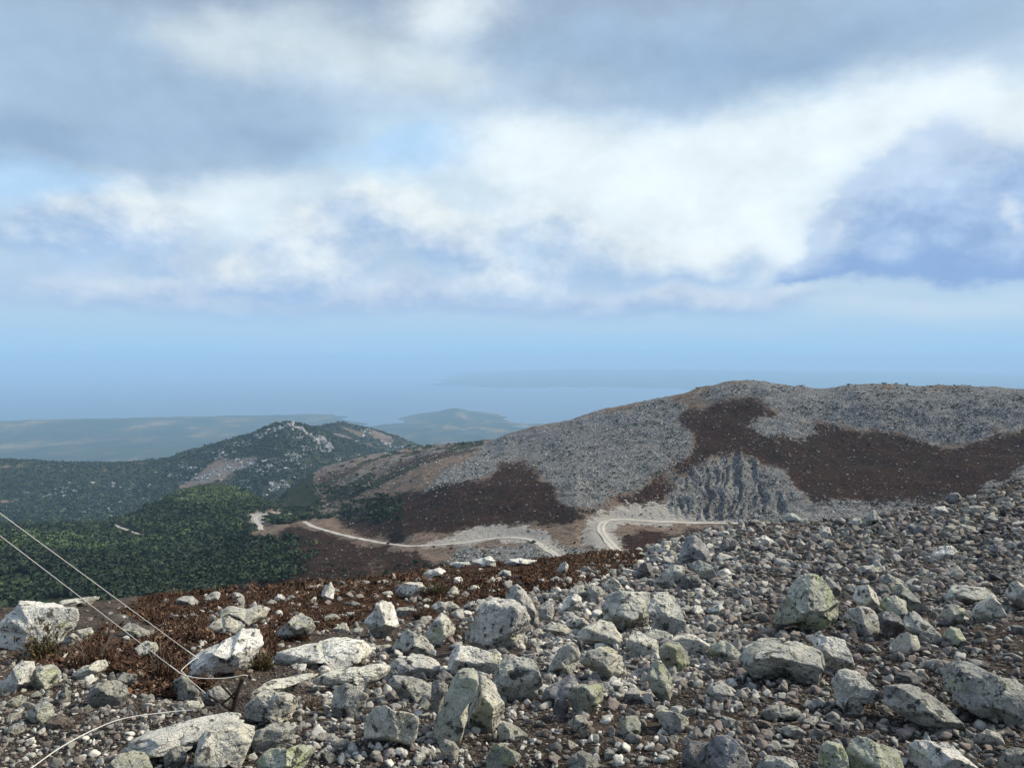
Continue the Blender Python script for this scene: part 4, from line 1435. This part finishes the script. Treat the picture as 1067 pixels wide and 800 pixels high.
# ------------------------------------------------------------------ the far slopes: boulder fields, crags
def slope_boulders():
    rng = np.random.default_rng(21)
    specs = [(SCREE[0], 17000, .5, 1.8), (SCREE[1], 17000, .5, 1.7), (SCREE[2], 4000, .5, 1.8), (SCREE[3], 900, .5, 1.7),
             (SCREE[4], 900, .6, 2.2), (SCREE[5], 2600, .6, 2.1), (SCREE[6], 2200, .6, 2.4),
             (HEATH[1], 1500, .6, 2.2), (HEATH[0], 260, .6, 1.8), (HEATH[2], 250, .7, 2.0),
             (pts("330,490 420,466 520,456 500,478 400,510 330,540"), 1300, .6, 2.0),
             (pts("260,560 420,560 560,580 560,596 300,612"), 500, .6, 1.8)]
    X = []
    for poly, n, a, b in specs:
        p = np.array(poly)
        q = rng.uniform(p.min(0), np.minimum(p.max(0), (1180, 700)), (n * 4, 2))
        q = q[in_poly(q[:, 0], q[:, 1], poly)][:n]
        q = q + rng.normal(0, 4.5, q.shape) * (rng.random(len(q)) ** 2)[:, None] * 2
        q = q[vnoise2(q[:, 0] / 14, q[:, 1] / 8, 51) + .7 * vnoise2(q[:, 0] / 5, q[:, 1] / 3, 52) > -.55 + .5 * rng.random(len(q)) - .25]
        X.append(np.column_stack([q, a * (b / a) ** (rng.random(len(q)) ** 2.2)]))
    X = np.concatenate(X)
    x, y, z, dep = hit(X[:, 0], X[:, 1], True)
    r = np.hypot(x, y)
    k = (r > 225) & (r < 1150)
    x, y, z, dep, s = x[k], y[k], z[k], dep[k], X[k, 2]
    size = s * dep / F * .55
    P = np.stack([x, y, z + size * .25], 1)
    n = len(P)
    m, g, b = new_mat("slope_boulder", 0.95)
    t = attr(g, 'tint', 'Fac')
    pos = g.node('ShaderNodeNewGeometry').outputs['Position']
    c = g.mix(t, (0.09, 0.09, 0.09), (0.42, 0.418, 0.41))
    c = g.mix(g.m('MULTIPLY', g.ss(g.noise(pos, 1.4, 4, .7), .5, .65), .5), c, (0.07, 0.07, 0.065))
    g.l.new(c, b.inputs['Base Color'])
    scatter("slope_boulders", ico_templates(2, 8, 2100), P, size, rng.uniform(0, 6.28, n), rng.normal(0, .5, n), m,
            "grey boulder fields covering the far hillside", "boulders", rng)


slope_boulders()


def crag(label, centres, mat, seed):
    """an outcrop built of many upright ribs fused into one body"""
    rng = np.random.default_rng(seed)
    T = [ (D_, F_) for D_, F_ in ico_templates(4, 6, seed)]
    Vs, Fs, off = [], [], 0
    for px, py, wpx, hpx in centres:
        x, y, z, dep = (float(v[0]) for v in hit([px], [py], True))
        V, Fc = T[int(rng.integers(len(T)))]
        w, h = wpx * dep / F * .5, hpx * dep / F * .6
        z -= .35 * h
        yaw = rng.uniform(0, 6.28)
        v = V * [w, w * rng.uniform(.7, 1.2), h]
        tl = rng.normal(0, .14)
        v = np.stack([v[:, 0] + v[:, 2] * tl, v[:, 1], v[:, 2]], 1)
        c, s = math.cos(yaw), math.sin(yaw)
        v = np.stack([v[:, 0] * c - v[:, 1] * s, v[:, 0] * s + v[:, 1] * c, v[:, 2]], 1) + [x, y, z]
        Vs.append(v)
        Fs.append(Fc + off)
        off += len(v)
    V = np.concatenate(Vs)
    c0 = V.mean(0)
    o = obj("rock_crag", mesh_arrays("rock_crag", V - c0, np.concatenate(Fs), mat, False, {'texsize': np.full(len(V), .25)}), loc=c0)
    tag(o, label, "crag")


def crags():
    rng = np.random.default_rng(8)
    cs = [(px, np.interp(px, [268, 285, 300, 312, 325, 345], [452, 447, 441, 445, 452, 460]) + rng.uniform(1, 6) , rng.uniform(4, 9), rng.uniform(4, 8)) for px in np.arange(270, 345, 2.5)]
    crag("jagged rocky summit of the far forested mountain", cs, ROCK['D'], 3200)
    for lab, x0, y0, w, h, n, sd in (("long bare rock face low on the far mountain", 282, 486, 34, 8, 26, 1),
                                     ("bare pale rocks on the far mountain's left flank", 122, 512, 30, 12, 16, 2),
                                     ("white rock band high on the far mountain's left ridge", 235, 470, 26, 5, 14, 3)):
        rg = np.random.default_rng(sd)
        cs = [(x0 + rg.normal(0, w / 2), y0 + rg.normal(0, h / 2), rg.uniform(3, 8), rg.uniform(1.5, 4)) for _ in range(n)]
        crag(lab, cs, ROCK['D'], 3300 + sd)


crags()


def mountain_rocks():
    rng = np.random.default_rng(9)
    px, py = [], []
    for poly, n in (("140,500 200,476 300,445 345,458 400,470 330,500 280,530 180,530", 5200), ("0,520 60,500 140,500 130,545 20,545", 1800), ("330,446 355,442 400,453 440,468 380,468", 700)):
        a, b = sample_px(rng, n, poly)
        px.append(a)
        py.append(b)
    px, py = np.concatenate(px), np.concatenate(py)
    k = vnoise2(px / 16, py / 6, 301) + .6 * vnoise2(px / 6, py / 3, 302) > .38
    x, y, z, dep = hit(px[k], py[k], True)
    k = np.hypot(x, y) > 1100
    x, y, z, dep = x[k], y[k], z[k], dep[k]
    n = len(x)
    size = rng.uniform(.7, 2.3, n) * dep / F * .6
    scatter("mountain_rocks", ico_templates(2, 6, 2400), np.stack([x, y, z + size * .4], 1), size, rng.uniform(0, 6.28, n), rng.normal(0, .4, n),
            bpy.data.materials["slope_boulder"], "pale rocks breaking through the scrub of the far mountain", "rocks", rng)


mountain_rocks()


# ------------------------------------------------------------------ vegetation
def leaf_material(name, stops, rough=.85):
    m, g, b = new_mat(name, rough)
    pos = g.node('ShaderNodeNewGeometry').outputs['Position']
    t = attr(g, 'tint', 'Fac')
    n = g.noise(pos, .5, 4, .7)
    c = g.ramp(g.m('MULTIPLY_ADD', g.m('SUBTRACT', n, .5), .7, t, clamp=True), stops)
    g.l.new(c, b.inputs['Base Color'])
    return m


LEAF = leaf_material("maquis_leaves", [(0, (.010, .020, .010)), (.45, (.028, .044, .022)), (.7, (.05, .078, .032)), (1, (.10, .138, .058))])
BUSHLEAF = leaf_material("bush_leaves", [(0, (.012, .020, .010)), (1, (.040, .052, .024))])
BARK, _g, _b = new_mat("bark", .95)
_b.inputs['Base Color'].default_value = (.09, .07, .055, 1)
FERN = leaf_material("dry_bracken", [(0, (.020, .011, .008)), (.45, (.060, .031, .018)), (.8, (.115, .062, .036)), (1, (.20, .14, .095))])
FERNG = leaf_material("green_bracken", [(0, (.030, .030, .014)), (.5, (.07, .065, .03)), (1, (.12, .07, .035))])
TWIG, _g, _b = new_mat("dead_twig", .95)
_b.inputs['Base Color'].default_value = (.16, .13, .11, 1)


def crown_template(n, seed, leaf=.34):
    """leaf clumps through an uneven rounded volume: triangles pairs facing mostly outward"""
    rng = np.random.default_rng(seed)
    lob = rng.normal(size=(5, 3)) * [.42, .42, .22]
    lr = rng.uniform(.45, .75, 5)
    k = rng.integers(5, size=n)
    d = rng.normal(size=(n, 3))
    d /= np.linalg.norm(d, axis=1)[:, None]
    d[:, 2] = np.abs(d[:, 2]) * .9 - .15
    p = lob[k] + d * (lr[k] * rng.uniform(.72, 1.05, n))[:, None]
    p[:, 2] = p[:, 2] * .8 + .62
    a = rng.normal(size=(n, 3))
    nrm = d + .5 * rng.normal(size=(n, 3))
    nrm /= np.linalg.norm(nrm, axis=1)[:, None]
    u = np.cross(nrm, a)
    u /= np.linalg.norm(u, axis=1)[:, None]
    v = np.cross(nrm, u)
    s = leaf * rng.uniform(.6, 1.2, n)[:, None]
    q = np.stack([p - u * s, p - v * s * .7, p + u * s, p + v * s * .7], 1)
    q += rng.normal(0, .06, q.shape)
    return q.reshape(-1, 3), np.arange(4 * n).reshape(n, 4)


def forest():
    rng = np.random.default_rng(33)
    px, py = [], []
    for poly, n in (("-120,545 110,545 150,530 200,509 245,508 300,528 330,532 320,545 250,548 250,600 220,622 -120,650", 11000),
                    ("-120,535 120,540 220,560 260,548 250,600 -120,640", 3000),
                    ("330,505 370,505 420,520 400,545 330,540", 350), ("250,560 320,560 300,605 240,612", 380)):
        a, b = sample_px(rng, n, poly)
        px.append(a)
        py.append(b)
    px, py = np.concatenate(px), np.concatenate(py)
    px = px + rng.normal(0, 9, len(px)) * (rng.random(len(px)) < .5)
    x, y, z, dep = hit(px, py, True)
    r = np.hypot(x, y)
    k = (r > 250) & (r < 1000)
    for lab, wid, P in ROAD_WORLD:
        for c in P[::3]:
            k &= np.hypot(x - c[0], y - c[1]) > 5.0
    k &= vnoise2(x / 25, y / 25, 61) > -.62
    x, y, z, dep = x[k], y[k], z[k], dep[k]
    n = len(x)
    size = (1.2 + 2.2 * rng.random(n) ** 2) * (1 + .25 * vnoise2(x / 40, y / 40, 62))
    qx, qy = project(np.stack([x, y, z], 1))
    # sunlit patches put into the leaf tint: the knoll and the shoulder to its left
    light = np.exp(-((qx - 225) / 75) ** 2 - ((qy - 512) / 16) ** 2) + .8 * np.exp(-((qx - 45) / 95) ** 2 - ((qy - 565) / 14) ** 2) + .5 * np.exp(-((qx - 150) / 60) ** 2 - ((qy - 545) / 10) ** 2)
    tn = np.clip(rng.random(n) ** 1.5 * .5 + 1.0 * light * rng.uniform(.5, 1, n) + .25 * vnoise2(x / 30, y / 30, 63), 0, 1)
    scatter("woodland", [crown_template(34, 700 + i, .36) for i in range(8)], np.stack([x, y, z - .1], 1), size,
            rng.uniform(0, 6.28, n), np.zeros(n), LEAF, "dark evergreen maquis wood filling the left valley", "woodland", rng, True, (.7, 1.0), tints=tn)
    # low scrub dotted over the scree and the heath margins
    px, py = [], []
    for poly, m_ in ((SCREE[0], 1500), (SCREE[1], 1900), (SCREE[2], 900), (SCREE[6], 500), (SCREE[5], 500), (HEATH[1], 500), (HEATH[0], 260),
                     (pts("330,490 420,466 520,456 500,478 400,510 330,540"), 450), (HEATH[5], 500), (DIRT[1], 90), (DIRT[0], 60)):
        p = np.array(poly)
        q = rng.uniform(p.min(0), np.minimum(p.max(0), (1180, 700)), (m_ * 3, 2))
        q = q[in_poly(q[:, 0], q[:, 1], poly)][:m_] + rng.normal(0, 3, (1, 2))
        px.append(q[:, 0])
        py.append(q[:, 1])
    px, py = np.concatenate(px), np.concatenate(py)
    k = vnoise2(px / 18, py / 9, 64) > -.2
    x, y, z, dep = hit(px[k], py[k], True)
    k = np.hypot(x, y) < 1150
    for lab, wid, P in ROAD_WORLD:
        for c in P[::3]:
            k &= np.hypot(x - c[0], y - c[1]) > 4.0
    x, y, z, dep = x[k], y[k], z[k], dep[k]
    n = len(x)
    scatter("scrub", [crown_template(14, 780 + i, .55) for i in range(5)], np.stack([x, y, z], 1), rng.uniform(.35, 1.1, n) ** 1.5 * dep / F * 1.35,
            rng.uniform(0, 6.28, n), np.zeros(n), BUSHLEAF, "low dark scrub dotted over the hillside scree", "scrub", rng, True, (.6, .9))
    # the far mountain and the ridges beyond
    X = []
    j0, j1 = np.searchsorted(RR, [1100, 3000])
    for _ in range(1):
        az = rng.uniform(-.75, .05, 60000)
        rr = rng.uniform(1150, 2700, 60000)
        x, y = np.sin(az) * rr, np.cos(az) * rr
    nz = vnoise2(x / 170, y / 170, 91) * .6 + vnoise2(x / 60, y / 60, 92) * .4
    k = nz > -.22 + rng.random(len(x)) * .2 - .1
    x, y = x[k][:30000], y[k][:30000]
    z = height(x, y)
    n = len(x)
    scatter("woodland", [crown_template(9, 750 + i, .75) for i in range(5)], np.stack([x, y, z], 1), rng.uniform(2.2, 4.2, n),
            rng.uniform(0, 6.28, n), np.zeros(n), LEAF, "dark scrub wood on the far mountain", "woodland", rng, True, (.7, 1.0), tints=rng.random(n) ** 1.4 * .75)


forest()

BUSHES = """555,566,9 760,547,8 543,571,5 497,571,4 469,572,5 452,570,5 420,563,7 404,567,5 432,588,12 447,593,14 462,590,10 480,588,9 414,592,10
395,590,8 405,599,12 377,598,8 360,595,9 346,590,6 520,578,6 505,580,5 535,577,5 560,573,4 572,572,4 598,566,5 607,561,4 590,574,4 617,572,5 600,576,5
398,470,6 408,468,5 416,468,6 427,466,7 437,466,6 445,465,5 468,464,5 482,463,7 380,477,5 366,482,6 356,487,6 342,494,7 372,496,7 390,490,6 403,484,5
418,480,5 435,476,4 345,512,9 360,514,8 376,512,8 388,506,6 404,500,5 428,502,5 446,497,4 352,540,6 372,545,5 390,548,5 410,535,5 432,540,6 455,530,5
470,535,5 382,528,6 330,556,6 345,566,6 312,560,7 290,568,7 300,580,8 320,590,7 688,549,4 700,552,4 655,558,4 668,555,3.5 674,563,4 645,562,4""".split()


def bushes():
    rng = np.random.default_rng(44)
    protos = []
    for k in range(5):
        V, Fc = crown_template(150, 800 + k, .2)
        me = mesh_arrays("bush", V, Fc, BUSHLEAF, True, {'tint': np.repeat(rng.random(len(V) // 4), 4)})
        protos.append(me)
    for i, s in enumerate(BUSHES):
        px, py, w = (float(v) for v in s.split(','))
        x, y, z, dep = (float(v[0]) for v in hit([px], [py], True))
        o = obj("bush", protos[i % 5], loc=(x, y, z - .1))
        half = w * dep / F * .42
        o.scale = (half, half, half * rng.uniform(.75, 1.0))
        o.rotation_euler = (0, 0, rng.uniform(0, 6.28))
        if i == 0:
            lab = "dark round bush on the inner edge of the road bend"
        elif i == 1:
            lab = "dark bush by the straight road below the crag"
        elif py < 486:
            lab = "small dark bush along the crest of the middle ridge"
        elif py < 520:
            lab = "dark bush on the rocky back slope of the middle ridge"
        elif px > 590:
            lab = "small bush on the dirt banks around the right-hand road bend"
        elif py < 560:
            lab = "dark bush on the brown slope above the winding road"
        else:
            lab = "dark bush between the winding road and the bracken"
        tag(o, lab, "bush", "bushes on the far slopes")


bushes()


def tuft_template(n, seed, h=1.0, spread=.8):
    """a dry bracken tuft: arching fronds, each a row of narrowing blades"""
    rng = np.random.default_rng(seed)
    V, Fc = [], []
    for _ in range(n):
        a = rng.uniform(0, 6.28)
        L = rng.uniform(.6, 1.1) * h
        out = rng.uniform(.3, 1.0) * spread
        base = rng.normal(0, .22, 3) * [1, 1, 0]
        w = rng.uniform(.025, .06)
        side = np.array([-math.sin(a), math.cos(a), 0])
        prev = None
        for t in (0, .4, .75, 1.0):
            c = base + np.array([math.cos(a) * out * t ** 1.4, math.sin(a) * out * t ** 1.4, L * (t * 1.25 - .55 * t * t)])
            ww = w * (1 - .75 * abs(t - .45)) + .01
            b = len(V)
            tw = side * ww + np.array([0, 0, rng.normal(0, .06)])
            V += [c - tw, c + tw]
            if prev is not None:
                Fc.append((prev, prev + 1, b + 1, b))
            prev = b
        for _ in range(11):                     # side leaflets
            t = rng.uniform(.25, .95)
            c = base + np.array([math.cos(a) * out * t ** 1.4, math.sin(a) * out * t ** 1.4, L * (t * 1.25 - .55 * t * t)])
            d = side * rng.choice([-1, 1]) * rng.uniform(.05, .14) + rng.normal(0, .04, 3)
            e = np.array([math.cos(a), math.sin(a), -.3]) * rng.uniform(.015, .04)
            b = len(V)
            V += [c - e, c + d * .6 - e, c + d, c + e]
            Fc.append((b, b + 1, b + 2, b + 3))
    return np.array(V), np.array(Fc)


def bracken():
    rng = np.random.default_rng(55)
    X = []
    for poly, n in (("120,690 172,655 118,634 200,612 300,604 420,592 520,580 668,566 668,588 600,612 545,622 505,622 470,642 400,645 330,660 270,690 236,702 190,730 150,725", 12000),
                    ("560,588 660,572 664,588 600,612 548,618", 2000), ("230,612 420,596 520,584 545,600 400,640 240,640", 2600),
                    ("5,690 15,668 60,655 130,650 140,690 60,700", 300)):
        a, b = sample_px(rng, n, poly)
        X.append(np.column_stack([a, b]))
    X = np.concatenate(X)
    x, y, z, dep = hit(X[:, 0], X[:, 1])
    k = (np.hypot(x, y) < 50) & (vnoise2(x / 1.6, y / 1.6, 71) + .5 * vnoise2(x / .6, y / .6, 72) > -.55)
    for a, b, c, d, lab, rc in HERO_BOX:          # leave the boulders clear
        k &= ~((X[:, 0] > a + 1) & (X[:, 0] < b - 1) & (X[:, 1] > c + .3 * (d - c)) & (X[:, 1] < d + 6))
    x, y, z = x[k], y[k], z[k]
    n = len(x)
    size = rng.uniform(.07, .17, n) * np.clip(np.hypot(x, y) / 16, .75, 1.5) * (1 + .4 * vnoise2(x / 3, y / 3, 73))
    scatter("bracken", [tuft_template(8, 1000 + i) for i in range(8)], np.stack([x, y, z - .02], 1), size, rng.uniform(0, 6.28, n),
            rng.normal(0, .12, n), FERN, "rust-brown dry bracken on the slope's far edge", "bracken", rng, False, (.8, 1.15))


bracken()

SHRUBS = [  # label, px, base py, width px, height px, material
    ("brown and green shrub in front of the big pitted boulder", 37, 690, 48, 38, FERNG),
    ("rust-brown shrub below the little block by the pitted boulder", 92, 700, 52, 34, FERN),
    ("dark brown shrub filling the hollow left of the rough rock", 166, 716, 36, 40, FERN),
    ("dry brown bush under the overhanging end of the beam-shaped slab", 272, 698, 26, 22, FERNG),
    ("little bracken plant growing in the notched grey-blue rock", 310, 668, 22, 18, FERN),
    ("short dark green grass tuft beside the round pale boulder", 322, 740, 26, 14, FERNG),
    ("brown shrub between the cream lump and the central boulder", 470, 664, 22, 18, FERN),
    ("orange-brown bracken plant right of the white knobbly rock", 437, 646, 22, 16, FERN),
    ("dark heather bush on the bracken slope behind the central boulder", 455, 622, 40, 20, FERNG),
]


def tube(path, rad, seg=7, close=True):
    path = np.array(path, float)
    T = np.gradient(path, axis=0)
    T /= np.linalg.norm(T, axis=1)[:, None]
    ref = np.array([0, 0, 1.0])
    U = np.cross(T, ref)
    U /= np.maximum(np.linalg.norm(U, axis=1), 1e-6)[:, None]
    W = np.cross(U, T)
    rad = np.broadcast_to(rad, len(path))
    a = np.linspace(0, 2 * math.pi, seg, endpoint=False)
    V = path[:, None] + (U[:, None] * np.cos(a)[None, :, None] + W[:, None] * np.sin(a)[None, :, None]) * rad[:, None, None]
    n = len(path)
    idx = np.arange(n * seg).reshape(n, seg)
    nx = np.roll(idx, -1, 1)
    Fc = np.stack([idx[:-1], nx[:-1], nx[1:], idx[1:]], -1).reshape(-1, 4)
    V = V.reshape(-1, 3)
    if close:
        V = np.vstack([V, path[0], path[-1]])
        k = n * seg
        j = np.arange(seg)
        Fc = np.vstack([Fc, np.stack([np.full(seg, k), nx[0], idx[0], idx[0]], 1)[:, [0, 1, 2, 0]],
                        np.stack([np.full(seg, k + 1), idx[-1], nx[-1], np.full(seg, k + 1)], 1)])
        # caps as tiny quads with a doubled corner are invalid: give them their own centre ring instead
        Fc = Fc[: (n - 1) * seg]
        V = V[: n * seg]
    return V, Fc


def join_parts(parts):
    Vs, Fs, off = [], [], 0
    for V, Fc in parts:
        Vs.append(V)
        Fs.append(Fc + off)
        off += len(V)
    return np.concatenate(Vs), np.concatenate(Fs)


def shrubs():
    rng = np.random.default_rng(66)
    for lab, px, py, w, h, mat in SHRUBS:
        x, y, z, dep = (float(v[0]) for v in hit([px], [py]))
        mpp = dep / F
        W, H = w * mpp, h * mpp
        cl = []
        for k in range(110):
            V, Fc = tuft_template(7, int(rng.integers(1e6)), h=1.0)
            s = rng.uniform(.14, .34) * H
            p = np.array([rng.normal(0, .22) * W, rng.normal(0, .18) * W + W * .15, max(0, rng.normal(.15, .25)) * H])
            yaw = rng.uniform(0, 6.28)
            c, sn = math.cos(yaw), math.sin(yaw)
            V = np.stack([V[:, 0] * c - V[:, 1] * sn, V[:, 0] * sn + V[:, 1] * c, V[:, 2]], 1) * [s * .8, s * .8, s] + p
            cl.append((V, Fc))
        V, Fc = join_parts(cl)
        root = obj("shrub", None, loc=(x, y, z))
        tag(root, lab, "shrub", "shrubs among the boulders")
        obj("foliage", mesh_arrays("foliage", V, Fc, mat, False, {'tint': np.repeat(rng.random(len(V) // 2 + 1), 2)[:len(V)]}), root)
        st = []
        for k in range(9):
            a = rng.uniform(0, 6.28)
            e = np.array([math.cos(a) * W * .4, math.sin(a) * W * .3 + W * .12, H * rng.uniform(.6, 1.15)])
            path = [np.array([0, W * .12, -.02]) + e * t + np.array([0, 0, .12 * H]) * math.sin(t * 3) for t in np.linspace(0, 1, 6)]
            st.append(tube(path, np.linspace(.006, .0025, 6), 5))
        V, Fc = join_parts(st)
        obj("stem", mesh_arrays("stem", V, Fc, TWIG, True), root)


shrubs()


# ------------------------------------------------------------------ guy cables, stake, loose cable
def ray_at(px, py, dist):
    az, t, dep = (float(v) for v in pix_dir(px, py))
    return np.array([math.sin(az) * dist, math.cos(az) * dist, t * dist])


def spline(P, n=60):
    P = np.array(P, float)
    s = np.concatenate([[0], np.cumsum(np.linalg.norm(np.diff(P, axis=0), axis=1))])
    q = np.linspace(0, s[-1], n)
    return np.stack([pchip_eval(s, P[:, c], pchip_slopes(s, P[:, c]), q) for c in range(P.shape[1])], 1)


def cables():
    m, g, b = new_mat("galvanised_cable", .5)
    b.inputs['Base Color'].default_value = (.40, .40, .39, 1)
    b.inputs['Metallic'].default_value = .25
    mw, g, b = new_mat("white_cable_sheath", .5)
    b.inputs['Base Color'].default_value = (.50, .49, .46, 1)
    mi, g, b = new_mat("rusty_iron", .85)
    pos = g.node('ShaderNodeNewGeometry').outputs['Position']
    g.l.new(g.mix(g.noise(pos, 30, 5, .7), (.012, .010, .009), (.07, .045, .035)), b.inputs['Base Color'])
    # stake
    sx, sy, sz, dep = (float(v[0]) for v in hit([241], [744]))
    d = math.hypot(sx, sy)
    mpp = dep / F
    r_ = lambda px, py, dd=0.0: ray_at(px, py, d + dd)
    root = obj("anchor_stake", None, loc=(sx, sy, sz))
    tag(root, "dark rusty iron stake with side prongs holding the cables", "stake")
    base = np.array([sx, sy, sz])
    post = spline([r_(241, 746), r_(244, 735), r_(247, 722), r_(252, 708)], 12) - base
    V, Fc = tube(post, np.linspace(2.6, 2.2, 12) * mpp, 9)
    obj("post", mesh_arrays("post", V, Fc, mi, True), root)
    for q in ([(242, 741), (230, 732), (217, 724)], [(244, 728), (238, 721), (231, 714)], [(231, 733), (238, 728), (244, 722)]):
        pth = spline([r_(*p, -.02 * i) for i, p in enumerate(q)], 10) - base
        V, Fc = tube(pth, 1.15 * mpp, 7)
        obj("prong", mesh_arrays("prong", V, Fc, mi, True), root)
    # two straight guy cables climbing to the left over the viewer's head
    tip = r_(252, 709, -.03)

    def cable(A, pxB, pyB, dB, tail, label, rad):
        A = np.array(A)
        B = ray_at(pxB, pyB, dB)
        far = A + (B - A) * 2.6
        rt = obj("guy_cable", None, loc=A)
        tag(rt, label, "cable", "guy cables running up to the left")
        V, Fc = tube([far - A, (far - A) * .5, (far - A) * 0], rad, 8)
        obj("strand", mesh_arrays("strand", V, Fc, m, True), rt)
        tp = spline(tail, 50) - A
        V, Fc = tube(tp, rad * 1.05, 8)
        obj("end_loop", mesh_arrays("end_loop", V, Fc, mw, True), rt)
        # clamp sleeve
        u = (far - A) / np.linalg.norm(far - A)
        V, Fc = tube([u * -.02, u * .10], rad * 1.9, 8)
        obj("clamp", mesh_arrays("clamp", V, Fc, m, True), rt)

    A1 = r_(186, 700, -.05)
    cable(A1, -400, 253, 5.2, [A1, r_(195, 704, -.05), r_(215, 706.5, -.05), r_(240, 705.5, -.04), r_(254, 703, -.04), r_(258, 704, -.03), r_(255, 709, .0), r_(248, 716, .03)],
          "lower of two taut cables, ending in a white loop at the stake", 0.38 * mpp)
    A2 = r_(205, 685, .25)
    cable(A2, -380, 256, 6.0, [A2, r_(200, 688, .2), r_(194, 693, .1), r_(189, 699, -.02), r_(196, 706, -.04), r_(206, 715, .0), r_(214, 722, .0)],
          "upper of two taut cables, ending by the rough bluish rock", .36 * mpp)
    # loose cable on the gravel
    P = []
    for px, py in ((30, 808), (42, 799), (60, 786), (80, 774), (100, 764), (122, 755), (142, 750.5), (165, 747.5), (188, 745), (200, 744)):
        x, y, z, dp = (float(v[0]) for v in hit([px], [py + 1]))
        P.append((x, y, z + .04))
    V, Fc = tube(spline(P, 90), 0.5 * mpp, 8)
    c = V.mean(0)
    o = obj("loose_cable", mesh_arrays("loose_cable", V - c, Fc, mw, True), loc=c)
    tag(o, "white loose cable curving over the gravel at bottom left", "cable")


cables()
